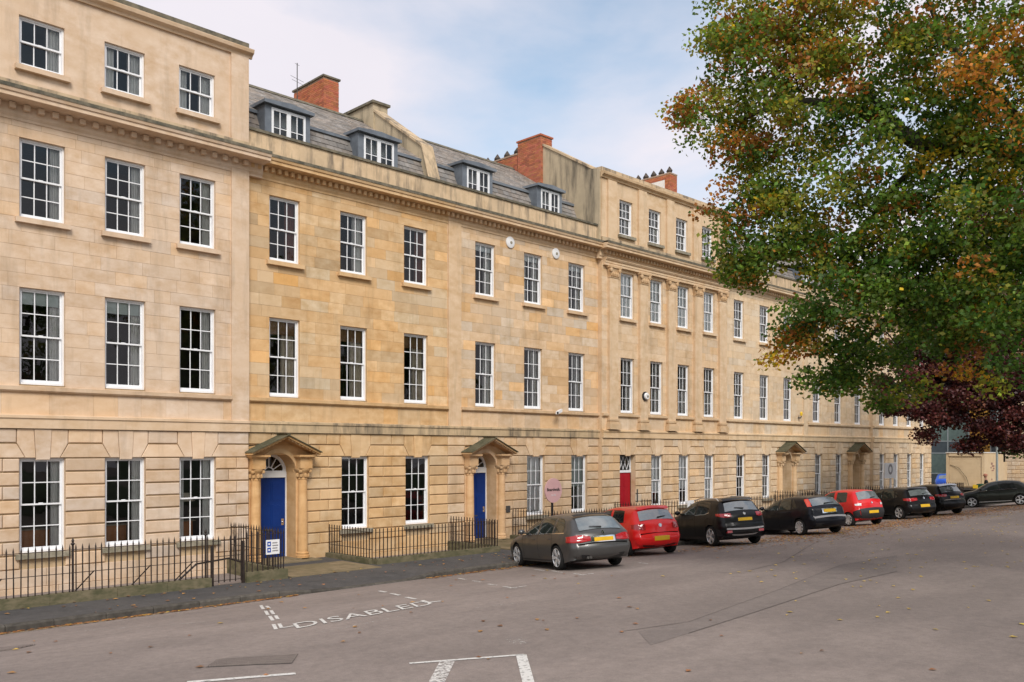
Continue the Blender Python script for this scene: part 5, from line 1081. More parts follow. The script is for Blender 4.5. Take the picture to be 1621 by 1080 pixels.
# olive crossover seen side on
c = Car('parked_car', 'dark olive crossover seen side on at the right edge, with chrome window line', 'car', 4.35, 1.83,
    [(.16,.34),(.05,.40),(.0,.52),(.0,.68),(.05,.78),(.08,.92),(.16,1.03),(.30,1.12),(.72,1.42),(.85,1.50),(1.3,1.56),(1.9,1.57),(2.4,1.50),(2.75,1.35),(3.2,1.07),(3.35,1.02),(3.9,.95),(4.18,.82),(4.31,.66),(4.35,.48),(4.28,.32)],
    .85, 2.65, .34, 1.0, 'paint_olive', tumble=.42)
c.side('side_window', [(1.95,1.04),(3.0,1.02),(2.6,1.32),(2.35,1.45),(2.0,1.49)], 'car_glass'); c.side('side_window', [(1.05,1.08),(1.87,1.045),(1.92,1.49),(1.4,1.48),(1.12,1.40)], 'car_glass_dark'); c.side('window_trim', [(.95,1.045),(3.1,.985),(3.1,1.0),(.95,1.065)], 'chrome', .007, nx=18, nz=1)
c.strip('rear_window', c.ia(1.14), c.ia(1.38), .6, .54, 'rear_glass', .006); c.strip('windscreen', c.iu(2.55), c.iu(3.2), .56, .66, 'car_glass', .006); c.wheels(5, twin=True)
c.side('headlight', [(4.0,.74),(4.26,.70),(4.22,.80),(3.98,.86)], 'lamp_clear', .008); c.lamps(.90, 1.0, .3, .4, 'lamp_red'); c.side('sill_trim', [(1.3,.30),(3.1,.30),(3.1,.335),(1.3,.335)], 'silver', .008, nx=8, nz=1)
c.extras(handles=((1.25,.93),(2.2,.91)), mirror=(2.95,1.06), seams=((1.0,.4,1.05,1.05),(1.93,.33,1.93,1.04),(3.05,.33,3.02,1.0)), plate=(.80,.90,.26,'paint_olive')); c.place((56.4,-7.3), -17, .93)
# blue car glimpsed beyond the terrace
c = Car('parked_car', 'bright blue car glimpsed between the terrace end and the lorry', 'car', 4.1, 1.75,
    [(.16,.30),(.05,.36),(.0,.48),(.0,.62),(.07,.70),(.10,.96),(.15,1.03),(.36,1.30),(.60,1.42),(1.2,1.455),(1.8,1.45),(2.25,1.38),(2.6,1.25),(3.05,.98),(3.7,.85),(3.93,.72),(4.03,.55),(4.05,.4),(3.98,.27)], .70, 2.55, .31, .95, 'paint_blue')
c.side('side_window', [(1.0,.98),(2.85,.965),(2.45,1.22),(2.2,1.34),(1.25,1.36)], 'car_glass_dark'); c.strip('rear_window', c.ia(1.06), c.ia(1.32), .6, .54, 'rear_glass', .006); c.wheels(5); c.place((75.5,4.2), 70)
# ------------------------------------------------------------------ lorry
tk = thing('box_lorry', 'cream box lorry with roller rear door and faded red emblem', 'lorry', (66,-1,zr(0)), world_children=False); tk.rotation_euler = (0,0,R(4.6)); tk.location = (66.2,.15,-.14)
mb = MB(); mb.box(.02, 5.7, -2.42, 0, .78, 3.2); mb.build('box_body', 'truck_cream', tk)
for i in range(9): mb = MB(); mb.box(-.02, .02, -2.24, -.18, .85+i*.235, 1.08+i*.235); mb.build('shutter_slat', 'truck_cream', tk)
mb = MB(); mb.box(-.06, .02, -2.44, -2.26, .74, 3.22); mb.box(-.06, .02, -.16, .02, .74, 3.22); mb.box(-.10, .02, -2.26, -.16, 2.97, 3.22); mb.build('rear_frame', 'truck_cream', tk)
mb = MB(); mb.box(-.14, 5.7, -2.46, .04, 3.2, 3.25); mb.build('roof_edge', 'white_wall', tk)
mb = MB(); mb.box(-.02, 7.5, -1.7, -.7, .45, .78); mb.build('chassis', 'plastic', tk); mb = MB(); mb.box(-.35, .0, -2.3, -.1, .62, .72); mb.build('tail_lift', 'cast_iron', tk)
mb = MB(); mb.box(-.1, .0, -2.4, -.02, .40, .55); b = mb.build('rear_bumper', 'plastic', tk)
for a in (-2.2, -.3): mb = MB(); mb.box(-.13, -.1, a-.14, a+.14, .43, .53); mb.build('tail_light', 'lamp_red', tk)
mb = MB(); mb.box(5.8, 7.5, -2.3, -.12, .55, 2.5); mb.build('cab', 'truck_cream', tk)
for u in (1.4, 6.6):
    for a in (-2.2, -.22): mb = MB(); mb.lathe([(0,-.13),(.25,-.13),(.42,-.12),(.45,0),(.42,.12),(.25,.13),(0,.13)], (u,a,.45), axis='y', seg=20); mb.build('wheel', 'rubber', tk)
mb = MB()                                       # faded emblem and lines of print on the side
for i, (a, b, w, h_) in enumerate(((1.9,2.35,.5,.16),(2.2,2.2,.7,.12),(1.75,2.1,.35,.1),(2.5,2.02,.45,.12),(2.1,1.9,.6,.08),(2.0,1.25,.3,.12),(2.25,1.1,.5,.06))): mb.box(a, a+w, -2.426, -2.422, b, b+h_)
mb.build('emblem', mat('emblem_red', (.36,.13,.09), (.22,.16,.14), rough=.7, scale=8), tk)
mb = MB(); mb.tube([(-.05,-.25,2.35),(-.08,-.8,2.15),(-.10,-1.3,1.5),(-.12,-1.5,.8)], .014, 5); mb.build('strap', 'plastic', tk)
mb = MB(); mb.box(66.0, 66.25, -1.95, -1.65, .6, .85); tag(mb.build('yellow_box', 'yellow_box'), 'small yellow box on the tail lift of the cream lorry', 'box')
# ------------------------------------------------------------------ person, bins, lamp post
def skin_fig(name, parent, verts, edges, rad, m, loc, rotz, root=0):
    me = bpy.data.meshes.new(name); me.from_pydata(verts, edges, []); o = bpy.data.objects.new(name, me); COL.objects.link(o)
    md = o.modifiers.new('s', 'SKIN'); sv = me.skin_vertices[0].data
    for i, r_ in enumerate(rad): sv[i].radius = (r_, r_) if not hasattr(r_, '__len__') else r_
    sv[root].use_root = True; o.modifiers.new('d', 'SUBSURF').levels = 2
    bpy.context.view_layer.update(); dg = bpy.context.evaluated_depsgraph_get(); nm = bpy.data.meshes.new_from_object(o.evaluated_get(dg)); bpy.data.objects.remove(o)
    nm.materials.clear(); nm.materials.append(M[m]); nm.polygons.foreach_set('use_smooth', [True]*len(nm.polygons)); q = bpy.data.objects.new(name, nm); COL.objects.link(q); q.parent = parent; return q
pr = thing('person', 'person in dark jacket, blue jeans and reddish cap walking beside the lorry', 'person', (58.4,-4.86,-.0), world_children=False); pr.rotation_euler = (0,0,R(20))
V = [(0,0,.95),(0,.0,1.2),(0,.02,1.42),(0,.03,1.52),(0,.05,1.62),(0,.05,1.72),(-.09,0,.9),(-.10,.10,.5),(-.10,-.02,.09),(-.10,.12,.04),(.09,0,.9),(.11,-.12,.5),(.11,-.30,.12),(.11,-.2,.05),(-.19,.02,1.40),(-.25,-.04,1.12),(-.24,.10,.90),(-.24,.16,.82),(.19,.02,1.40),(.25,.0,1.12),(.24,.14,.92),(.24,.2,.85)]
E_ = [(0,1),(1,2),(2,3),(3,4),(4,5),(0,6),(6,7),(7,8),(8,9),(0,10),(10,11),(11,12),(12,13),(2,14),(14,15),(15,16),(16,17),(2,18),(18,19),(19,20),(20,21)]
rad = [(.15,.10),(.15,.10),(.15,.09),.055,.095,.085,.085,.06,.045,.04,.085,.06,.045,.04,.055,.045,.035,.03,.055,.045,.035,.03]
skin_fig('body', pr, V, E_, rad, 'skin', None, 0)
skin_fig('jacket', pr, [V[i] for i in (0,1,2,14,15,16,18,19,20)], [(0,1),(1,2),(2,3),(3,4),(4,5),(2,6),(6,7),(7,8)], [(.19,.14),(.19,.135),(.185,.125),.08,.066,.055,.08,.066,.055], 'dark_cloth', None, 0)
skin_fig('jeans', pr, [V[i] for i in (0,6,7,8,10,11,12)], [(0,1),(1,2),(2,3),(0,4),(4,5),(5,6)], [(.17,.125),.11,.082,.07,.11,.082,.07], 'denim', None, 0)
mb = MB(); mb.lathe([(.12,-.03),(.122,.03),(.10,.08),(.05,.11),(0,.115)], (0,.05,1.70), seg=14); mb.box(-.07, .07, .15, .25, 1.67, 1.685); o = mb.build('cap', 'cap_red', pr, True)
def wheelie_bin(loc, m, label, w=.58):
    t = thing('wheelie_bin', label, 'bin', loc, world_children=False); mb = MB(); mb.prism([(-w/2,-.3,.08),(w/2,-.3,.08),(w/2+.02,-.36,.98),(-w/2-.02,-.36,.98)], (0,.62,0)); mb.build('bin_body', m, t)
    mb = MB(); mb.box(-w/2-.04, w/2+.04, -.40, .34, .985, 1.06); mb.build('lid', m, t)
    for sx in (-1, 1): mb = MB(); mb.lathe([(0,-.03),(.1,-.03),(.1,.03),(0,.03)], (sx*w/2,.26,.1), axis='x', seg=12); mb.build('wheel', 'rubber', t)
wheelie_bin((61.5,-4.05,-.0), 'green_bin', 'green wheeled bin between the person and the lamp post'); wheelie_bin((62.0,-3.6,-.0), 'green_bin', 'green wheeled bin against the lamp post base')
wheelie_bin((68.3,-3.3,-.0), 'plastic', 'black bin with white notice by the far building')
lpst = thing('lamp_post', 'tall grey lamp post rising into the leaves near the lorry', 'lamp post', (63.4,-3.96,0)); mb = MB(); mb.lathe([(.0,-.14),(.13,-.14),(.13,1.1),(.075,1.25),(.06,6.5),(0,6.5)], (63.4,-3.96,0), seg=12); mb.build('column', 'steel_frame', lpst); mb = MB(); mb.lathe([(0.132,0),(.135,.02),(.135,.3),(.132,.32)], (63.4,-3.96,.2), seg=12); mb.build('white_band', 'sign_white', lpst)
mb = MB(); mb.tube([(63.4,-3.96,6.3),(63.1,-4.26,6.7),(62.5,-4.76,6.8)], .035, 6); mb.box(62.1, 62.6, -4.91, -4.66, 6.75, 6.86); mb.build('lantern', 'steel_frame', lpst)
# ------------------------------------------------------------------ buildings at the end of the street
ob = thing('office_building', 'modern glazed office building closing the view beyond the lorry', 'building', (86,6,0)); X = 86; 
mb = MB(); mb.box(X+.35, X+12, -4, 16, -.14, 16); mb.build('core', 'room_light', ob)
zs = [-.1, 1.1, 3.0, 4.1, 6.0, 7.1, 9.0, 10.1, 12.0, 13.1, 16]; ys = [-4+1.82*i for i in range(12)]; r2 = random.Random(5)
for i, (a, b) in enumerate(zip(ys[:-1], ys[1:])):
    for j, (c, d) in enumerate(zip(zs[:-1], zs[1:])):
        mb = MB(); mb.box(X-.01, X+.03, a+.05, b-.05, c+.05, d-.05)
        mm = r2.choice(['spandrel_dark','spandrel_dark','office_glass']) if j % 2 == 0 else r2.choice(['office_glass','office_glass','spandrel_green','spandrel_brown'])
        if i in (4,) and j in (2,3,4): mm = 'spandrel_amber'
        mb.build('cladding_panel', mm, ob)
for a in ys: mb = MB(); mb.box(X-.06, X+.06, a-.05, a+.05, -.14, 16); mb.build('mullion', 'steel_frame', ob)
for c in zs: mb = MB(); mb.box(X-.05, X+.05, -4, 16, c-.05, c+.05); mb.build('transom', 'steel_frame', ob)
# stone house on the far side of the square, facing along the street
ho = thing('stone_house', 'rusticated stone house at the right edge beyond the lamp post', 'house', (77,-8,0)); X = 77; y0, y1 = -14.5, -.5
hs = [(-3.9,-2.9),(-6.6,-5.6),(-9.3,-8.3),(-12,-11)]
def xwall(mb, X, holes, y0, y1, z0, z1):
    tmp = MB(); grid_wall(tmp, y0, y1, z0, z1, 0, holes)
    n = len(mb.v); mb.v += [(X+v[1], v[0], v[2]) for v in tmp.v]; mb.f += [tuple(n+i for i in f) for f in tmp.f]; mb.c += tmp.c
H = [(a, b, .8, 3.03) for a, b in hs]+[(a, b, 4.76, 7.0) for a, b in hs]+[(a, b, 8.6, 10.5) for a, b in hs]
mb = MB(); xwall(mb, X, H, y0, y1, -.2, 11.5); mb.box(X+.3, X+9, y0, y1, -.2, 11.5); wl_ = mb.build('wall', 'trim_e', ho); J = MB()
rusticated(None, y0, y1, 0, hs, [], None, joined=J); J.v = [(X+v[1], v[0], v[2]) for v in J.v]; o = J.build('stonework', 'joined_e', wl_); o['kind'] = 'stuff'
mb = MB(); mb.box(X-.12, X, y0, y1, 3.73, 4.03); mb.build('band_course', 'trim_e', ho); mb = MB(); mb.box(X-.5, X+.1, y0, y1, 11.1, 11.5); mb.build('cornice', 'trim_e', ho)
for (a, b, c, d) in H:
    w = link('window', cached(('f', 1.0, round(d-c,2), 4, 3), lambda: frame_mesh(1.0, d-c, 4, 3)), ho); w.matrix_parent_inverse = Matrix.Translation(-Vector(ho['_off'])); w.location = (X+.11, b, c); w.rotation_euler = (0,0,R(-90))
    q = link('pane', cached(('pfx', round(d-c,2)), lambda: pane_mesh(.95, d-c-.05)), w, (.5, .06, (d-c)/2)); mb = MB(); mb.box(.05, .95, .17, .18, .05, (d-c)-.05); q = link('blind', cached(('bx', round(d-c,2)), lambda: mb.mesh('blind', 'blind_white')), w)
# ------------------------------------------------------------------ road markings
def strip_poly(a, b, w):
    a, b = Vector(a), Vector(b); d = (b-a).normalized(); n = Vector((-d.y, d.x))*w/2; return [tuple(a-n), tuple(b-n), tuple(b+n), tuple(a+n)]
def mark(name, label, segs, m='road_white', off=.008):
    t = thing(name, label, 'road marking')
    for (a, b, w) in segs:
        o = road_sheet('line', strip_poly(a, b, w), m, off); o.parent = t
    return t
def ground_px(px, py):
    z = .0
    for _ in range(40):
        t_ = (CAM_H-z)*FPX/(py-HORIZON); d = ray(px)*t_; Y = d[1]-CAM_D; z = .5*z+.5*zr(Y)
    return (float(d[0]), float(Y))
G = ground_px
mark('bay_marking', 'double row of short white dashes at the near end of the disabled bay', [(G(*a), G(*b), .062) for a, b in (((413,959),(417,965)),((420,967),(424,974)),((427,976),(432,983)),((433,989),(437,997)),((422,960),(427,964)),((429,967),(433,973)),((436,975),(440,981)),((442,988),(446,995)))]+[(G(444,995), G(474,990), .07)])
mark('bay_marking', 'three short white dashes and a tee closing the disabled bay', [(G(*a), G(*b), .085) for a, b in (((600,936),(611,938)),((619,940),(633,943)),((643,946),(658,949)),((668,951),(682,956)),((672,955),(698,952)))])
mark('bay_marking', 'faint white dashes and a tee left of the grey estate', [(G(*a), G(*b), .075) for a, b in (((725,916),(737,918)),((748,920),(762,922)),((773,925),(787,927)),((797,929),(816,932)),((806,932),(834,928)))], 'road_white_worn')
mark('bay_marking', 'white curled line ends behind the grey estate', [(G(*a), G(*b), .07) for a, b in (((846,902),(863,904)),((873,904),(890,907)),((908,908),(925,911)),((918,911),(941,908)),((1008,891),(1027,893)))], 'road_white_worn')
mark('bay_marking', 'broad white corner lines of the bay nearest the camera', [(G(648,1051), G(830,1037), .075), (G(825,1037), G(837,1083), .15)], 'road_white')
mark('bay_marking', 'broad worn white slanting line at the bottom of the picture', [(G(708,1048), G(684,1095), .2)], 'road_white_worn')
mark('bay_marking', 'long thin white line at the bottom left of the road', [(G(296,1081), G(468,1067), .10)])
mark('old_marking', 'ghost of an old worn white line across the road', [(G(120,1000), G(330,985), .12), (G(500,1003), G(640,975), .07), (G(755,963), G(850,950), .08), (G(808,1010), G(830,1020), .3)], 'road_white_ghost', .007)
struct(road_sheet('road_patch', [G(*p) for p in ((1010,1000),(1090,985),(1230,935),(1330,895),(1420,880),(1420,905),(1330,925),(1200,968),(1090,1003),(1030,1022))], 'asphalt_dark', .004))
mat('seam', (.135,.112,.10), (.10,.085,.075), rough=.9)
for i, P in enumerate(([(985,1000),(1090,985),(1230,935),(1330,895),(1420,880)], [(1090,1003),(1200,968),(1330,925),(1420,905)], [(1180,905),(1240,890),(1290,860),(1400,838),(1500,826)], [(1090,905),(1180,908)])):
    for a, b in zip(P[:-1], P[1:]): struct(road_sheet('road_seam', strip_poly(G(*a), G(*b), .016), 'seam', .0075+.0006*i))
pts = [(x, KERB_Y-.17) for x in (-4, 0, 3, 6, 8.3)]; mark('kerb_line', 'thin faded yellow line along the kerb before the end house', [(p, q, .07) for p, q in zip(pts[:-1], pts[1:])], 'road_yellow')
a, b = Vector(G(470,996)), Vector(G(688,957)); me = text_mesh('DISABLED', 1.0, 'road_white', 'lettering', 0, .0); co = np.array([v.co for v in me.vertices]); mn, mxx = co.min(0), co.max(0); bm = bmesh.new(); bm.from_mesh(me); d = b-a; n = Vector((-d.y, d.x)).normalized()
sh = Vector((math.sin(R(24)), math.cos(R(24))))
for v in bm.verts:
    fx = (v.co.x-mn[0])/(mxx[0]-mn[0]); fy = (v.co.y-mn[1])/(mxx[1]-mn[1]); p = a+d*fx+sh*(.62*fy); v.co = (p.x, p.y, zr(p.y)+.012)
bm.to_mesh(me); bm.free(); tag(link('road_lettering', me), 'white painted word DISABLED on the road', 'road marking')
def cover(label, P):
    t = thing('trench_cover', label, 'cover', (P[0][0], P[0][1], 0)); road_sheet('frame', P, 'cast_iron', .006).parent = t; t.children[0].matrix_parent_inverse = Matrix.Translation(-Vector((P[0][0], P[0][1], 0)))
    a, b, c, d = [Vector(p) for p in P]; mb = MB()
    for i in range(34):
        for j in range(5):
            f, g_ = (i+.5)/34, (j+.5)/5; q = (a*(1-f)+b*f)*(1-g_)+(d*(1-f)+c*f)*g_; ux = (b-a)/34*.68; uy = (d-a)/5*.62
            mb.obox((q.x-ux.x/2-uy.x/2, q.y-ux.y/2-uy.y/2, zr(q.y)+.006), (ux.x,ux.y,0), (uy.x,uy.y,0), (0,0,.012))
    o = mb.build('grating', 'asphalt', t); o['kind'] = 'stuff'
cover('long dark checkered trench cover set in the road', [G(325,1057), G(462,1051), G(472,1036), G(345,1044)])
cover('checkered trench cover cut by the left edge of the picture', [G(-60,1040), G(25,1028), G(58,1021), G(-40,1030)])
# ------------------------------------------------------------------ trees
def sphere_pts(r, n, rs):
    v = rs.normal(size=(n, 3)); v /= np.linalg.norm(v, axis=1)[:,None]; return v*(rs.random(n)**(1/2.2))[:,None]*r
def leaf_mesh(name, cen, size, cols, rs, m, droop=.5):
    """one folded rhombic leaf (two triangles) per centre"""
    n = len(cen); a = rs.normal(size=(n,3)); a[:,2] = a[:,2]*.5-droop; a /= np.linalg.norm(a, axis=1)[:,None]
    b = rs.normal(size=(n,3)); b -= a*(a*b).sum(1)[:,None]; b /= np.linalg.norm(b, axis=1)[:,None]; nrm = np.cross(a, b)
    s = size*(.7+.6*rs.random(n))[:,None]
    V = np.empty((n,4,3)); V[:,0] = cen-a*s*.5; V[:,1] = cen+b*s*.40+nrm*s*.10-a*s*.05; V[:,2] = cen+a*s*.55; V[:,3] = cen-b*s*.40+nrm*s*.10-a*s*.05
    me = bpy.data.meshes.new(name); me.vertices.add(n*4); me.vertices.foreach_set('co', V.reshape(-1))
    F = (np.arange(n)[:,None]*4+np.array([[0,1,2,0,2,3]])).reshape(-1); me.loops.add(n*6); me.loops.foreach_set('vertex_index', F.astype(np.int32)); me.polygons.add(n*2); me.polygons.foreach_set('loop_start', np.arange(n*2, dtype=np.int32)*3); me.polygons.foreach_set('loop_total', np.full(n*2, 3, np.int32))
    at_ = me.color_attributes.new('tint', 'FLOAT_COLOR', 'POINT'); C = np.ones((n,4,4)); C[:,:,:3] = cols[:,None,:]; at_.data.foreach_set('color', C.reshape(-1))
    me.materials.append(m); me.update(calc_edges=True); return me
def leaf_mat(name, trans=.42):
    m = bpy.data.materials.new(name); m.use_nodes = True; t = m.node_tree; t.nodes.clear(); o = N(t, 'ShaderNodeOutputMaterial'); a = N(t, 'ShaderNodeAttribute'); a.attribute_name = 'tint'
    d = N(t, 'ShaderNodeBsdfPrincipled'); d.inputs['Roughness'].default_value = .5; d.inputs['Specular IOR Level'].default_value = .35; tr = N(t, 'ShaderNodeBsdfTranslucent'); mx = N(t, 'ShaderNodeMixShader'); mx.inputs[0].default_value = trans
    g = N(t, 'ShaderNodeMix', data_type='RGBA', blend_type='MULTIPLY'); g.inputs[0].default_value = 1; g.inputs[7].default_value = (1.5,1.5,.8,1); t.links.new(a.outputs[0], g.inputs[6])
    t.links.new(a.outputs[0], d.inputs['Base Color']); t.links.new(g.outputs[2], tr.inputs[0]); t.links.new(d.outputs[0], mx.inputs[1]); t.links.new(tr.outputs[0], mx.inputs[2]); t.links.new(mx.outputs[0], o.inputs[0]); MATS[name] = m; return m
leaf_mat('lime_leaf'); leaf_mat('beech_leaf', .25); leaf_mat('litter_leaf', .1)
def tree(name, label, base, limbs, lobes, nper, palette, leaf, seed, m, trunk_r=.45, per_vol=None, cat='tree', twig=.012, group=None, clr=.55, leaves_per=80):
    """lobes: (centre, radius, n clusters, palette weights); limbs: polylines with radii"""
    rs = np.random.RandomState(seed); t = thing(name, label, cat, base, group)
    nodes = []; rads = []; wood = MB()
    for pts, r0, r1 in limbs:
        P = chaikin([tuple(p) for p in pts], 2); k = len(P); rr = [r0+(r1-r0)*i/(k-1) for i in range(k)]; wood.tube([Vector(p) for p in P], rr, 9)
        for i in range(0, k): nodes.append(P[i]); rads.append(rr[i])
    tk_ = wood.build('trunk', 'bark', t, True)
    nodes = [np.array(n) for n in nodes]; C, CI = [], []
    for (c, r, n, pw) in lobes:
        p = sphere_pts(r, n, rs)*np.array([1,1,.8])+np.array(c); C += list(p); CI += [pw]*n
    base_pt = np.array(base); NP = np.array(nodes); order = sorted(range(len(C)), key=lambda i: np.min(((NP-C[i])**2).sum(1)))
    br = MB(); NN = list(nodes); NR = list(rads)
    arr = np.zeros((len(NN)+len(C)*4, 3)); arr[:len(NN)] = np.array(NN); cnt = len(NN)
    for i in order:
        c = C[i]; d2 = ((arr[:cnt]-c)**2).sum(1); j = int(d2.argmin()); p = arr[j]; L = math.sqrt(d2[j])
        if L < .15: continue
        mid = (p+c)/2+rs.normal(size=3)*L*.10+np.array([0,0,.08*L]); r0 = min(NR[j]*.7, .012+.018*L); r0 = max(r0, .007)
        br.tube([Vector(p), Vector(p*.5+mid*.5+rs.normal(size=3)*.04*L), Vector(mid), Vector(mid*.4+c*.6), Vector(c)], [r0, r0*.9, r0*.75, r0*.6, r0*.4], 4, cap=False)
        for q in (mid, mid*.4+c*.6, c): arr[cnt] = q; NR.append(max(.006, r0*.7)); cnt += 1
    if br.v: br.build('branches', 'bark', t)
    cen, col = [], []
    for c, pw in zip(C, CI):
        n = int(leaves_per*rs.uniform(.6, 1.4)); q = sphere_pts(clr, n, rs)*np.array([1,1,.6]); q[:,2] -= .25*np.hypot(q[:,0], q[:,1]); cen.append(q+c)
        base_c = np.array(palette[rs.choice(len(palette), p=pw)]); cc = base_c[None,:]*np.exp(rs.normal(0, .28, (n,1)))*(1+rs.normal(0,.10,(n,3))); mix = rs.random(n) < .16
        if mix.any(): alt = np.array(palette)[rs.choice(len(palette), size=mix.sum(), p=pw)]; cc[mix] = alt*np.exp(rs.normal(0,.25,(mix.sum(),1)))
        col.append(np.clip(cc, .003, .9))
    cen = np.concatenate(cen); col = np.concatenate(col)
    me = leaf_mesh('crown', cen, leaf, col, rs, M[m]); o = link('crown', me, t); return t
def LB(px, py, dep, r, n, pw): return (tuple(at(px, py, dep)), r, n, pw)
#            dark green      mid green        yellow green     orange brown     russet           yellow
PAL = [(.062,.125,.020), (.12,.19,.028), (.25,.25,.036), (.44,.19,.034), (.30,.12,.028), (.58,.40,.03)]
TOP = [.14,.30,.33,.15,.06,.02]; MIDW = [.26,.36,.25,.06,.03,.04]; LOW = [.38,.40,.13,.04,.02,.03]; RUST = [.10,.18,.20,.34,.16,.02]
A_ = lambda px, py, d: tuple(at(px, py, d))
lt = (22.3, -20.6, .2)
limbs = [([lt, (22.2,-20.5,2.0), (22.0,-20.3,4.2), (21.8,-20.0,6.5), (21.5,-19.7,9.5), (21.2,-19.5,13)], .48, .18),
    ([(22.0,-20.3,4.4), A_(1700,300,17.2), A_(1575,222,17.4), A_(1480,240,17.6), A_(1425,210,17.8), A_(1385,182,18), A_(1330,166,18.2), A_(1250,158,18.5), A_(1170,190,18.8)], .26, .035),
    ([A_(1425,210,17.8), A_(1395,165,18.2), A_(1350,135,18.5), A_(1290,90,19), A_(1200,60,19.4)], .085, .02),
    ([A_(1480,240,17.6), A_(1420,290,18.2), A_(1380,350,18.6), A_(1300,430,19), A_(1230,420,19.4)], .09, .02),
    ([A_(1575,222,17.4), A_(1540,330,17.8), A_(1470,420,18.2), A_(1400,510,18.8), A_(1330,580,19.2)], .10, .02),
    ([A_(1640,240,17.3), A_(1590,160,17), A_(1540,110,17), A_(1490,60,17.4), A_(1450,-60,17.8)], .12, .03),
    ([(21.8,-20.0,6.5), A_(1680,60,17), A_(1600,-80,17.6), A_(1480,-180,18)], .18, .04),
    ([(21.9,-20.1,5.5), (24,-21.5,8), (26.5,-23,9.5), (29,-24,10)], .2, .04), ([(22,-20.3,4.6), (23.5,-18,7), (25.5,-16,8.5), (27,-14.5,9)], .18, .04), ([(21.8,-20,6.5), (19.5,-22.5,9), (17.5,-24.5,10.5)], .16, .03)]
lobes = [LB(1185,95,19,1.25,34,TOP), LB(1135,185,19,.95,20,TOP), LB(1090,170,18.8,.40,5,RUST), LB(1180,40,19.2,1.0,22,TOP), LB(1280,60,18.6,1.5,42,TOP), LB(1270,170,18.4,1.4,36,TOP), LB(1190,255,18.7,.9,18,RUST), LB(1180,330,18.6,.85,17,MIDW), LB(1250,290,18.4,1.0,22,MIDW), LB(1180,400,18.8,.75,15,LOW), LB(1230,375,18.6,.9,20,MIDW), LB(1170,432,19,.45,7,LOW),
    LB(1330,330,18.3,1.4,36,MIDW), LB(1320,430,18.4,1.1,24,LOW), LB(1270,490,18.8,.70,13,LOW), LB(1255,540,19,.55,9,RUST), LB(1330,530,19,.8,14,LOW), LB(1305,590,19.2,.55,8,LOW), LB(1350,595,19.2,.5,8,LOW), LB(1410,470,18.2,1.4,34,LOW), LB(1390,560,19.5,.9,16,LOW), LB(1420,620,20,.6,8,MIDW),
    LB(1380,80,18,1.6,44,TOP), LB(1390,220,17.8,1.4,32,MIDW), LB(1460,330,17.6,1.6,42,LOW), LB(1480,130,17.4,1.5,34,MIDW), LB(1560,60,17,1.8,46,TOP), LB(1575,190,16.6,1.5,34,TOP), LB(1550,300,16.8,1.7,44,MIDW), LB(1540,430,17,1.7,46,LOW), LB(1620,400,16.5,1.8,44,LOW), LB(1610,530,17,1.3,30,LOW), LB(1480,470,17.6,1.2,26,LOW), LB(1660,160,16.4,1.9,40,TOP), LB(1680,300,16.2,1.8,38,MIDW),
    LB(1250,-60,19,1.8,30,TOP), LB(1400,-80,18,2.2,36,TOP), LB(1560,-90,17,2.4,36,TOP), LB(1700,-100,17,2.8,36,TOP), LB(1450,-300,18,2.8,30,TOP)]
for p, r in (((24.5,-22,8.5),3.4), ((27.5,-23.5,9.5),3.0), ((25.5,-16.8,8.6),2.8), ((19.0,-23.6,9.8),2.8), ((22,-20,12.5),3.6), ((24,-19,11),3.2), ((21,-22.5,13.5),2.8), ((26,-20,6.8),2.6), ((23.5,-18.2,6.6),2.2), ((27.5,-19,9.5),2.6)): lobes.append((p, r, int(r**2*4.0), MIDW))
tree('lime_tree', 'large lime tree with green and orange autumn leaves overhanging the road', lt, limbs, lobes, 0, PAL, .092, 11, 'lime_leaf', clr=.46, leaves_per=98)
BP = [(.075,.020,.020), (.12,.032,.028), (.045,.016,.018), (.16,.065,.035), (.06,.09,.022)]; BW = [.38,.25,.25,.07,.05]; BG = [.05,.05,.03,.12,.75]
bb = (48.5,-12.3,.3)
limbs = [([bb, (48.4,-12.2,3), (48.2,-12,6), (48,-11.8,10), (47.8,-11.6,14)], .42, .12)]+[([(48.3,-12.1,3.2+.5*i), A_(1640-12*i,640-35*i,41), A_(px, py, 41)], .14, .03) for i, (px, py) in enumerate(((1440,640),(1470,560),(1500,480),(1560,420),(1600,660)))]
lobes = [LB(1420,640,40,.85,12,BW), LB(1455,600,41,1.3,26,BW), LB(1475,650,40,1.0,18,BW), LB(1510,560,41,1.7,40,BW), LB(1520,640,40,1.3,28,BW), LB(1565,600,40,1.9,52,BW), LB(1530,480,42,1.7,36,BW), LB(1590,500,41,2.0,46,BW), LB(1600,650,39,1.3,28,BW), LB(1555,680,39.5,.7,11,BW), LB(1600,700,39,.6,9,BW), LB(1540,700,40,.45,6,BW), LB(1460,500,42,1.1,16,BG), LB(1420,560,42,1.0,15,BG), LB(1400,610,42,.7,9,BG), LB(1440,540,42,1.0,14,BG), LB(1470,690,40,.4,3,BW), LB(1545,560,40.5,1.8,40,BW), LB(1590,590,40,1.6,34,BW), LB(1500,610,40.5,1.3,24,BW), LB(1610,690,39,.9,14,BW), LB(1650,560,40,2.4,50,BW), LB(1660,430,41,2.6,50,BW), LB(1560,380,42,1.9,30,BW), LB(1610,310,42,2.2,30,BW)]
for p, r in (((49,-12.5,9),3.5), ((50,-14.5,7.5),3.0), ((47.5,-13.5,11.5),3.0), ((51.5,-13,10),2.8), ((48,-12,14),2.6)): lobes.append((p, r, int(r**2*4.5), BW))
tree('copper_beech', 'dark purple copper beech hanging over the far end of the road', bb, limbs, lobes, 0, BP, .125, 12, 'beech_leaf', clr=.6, leaves_per=170)
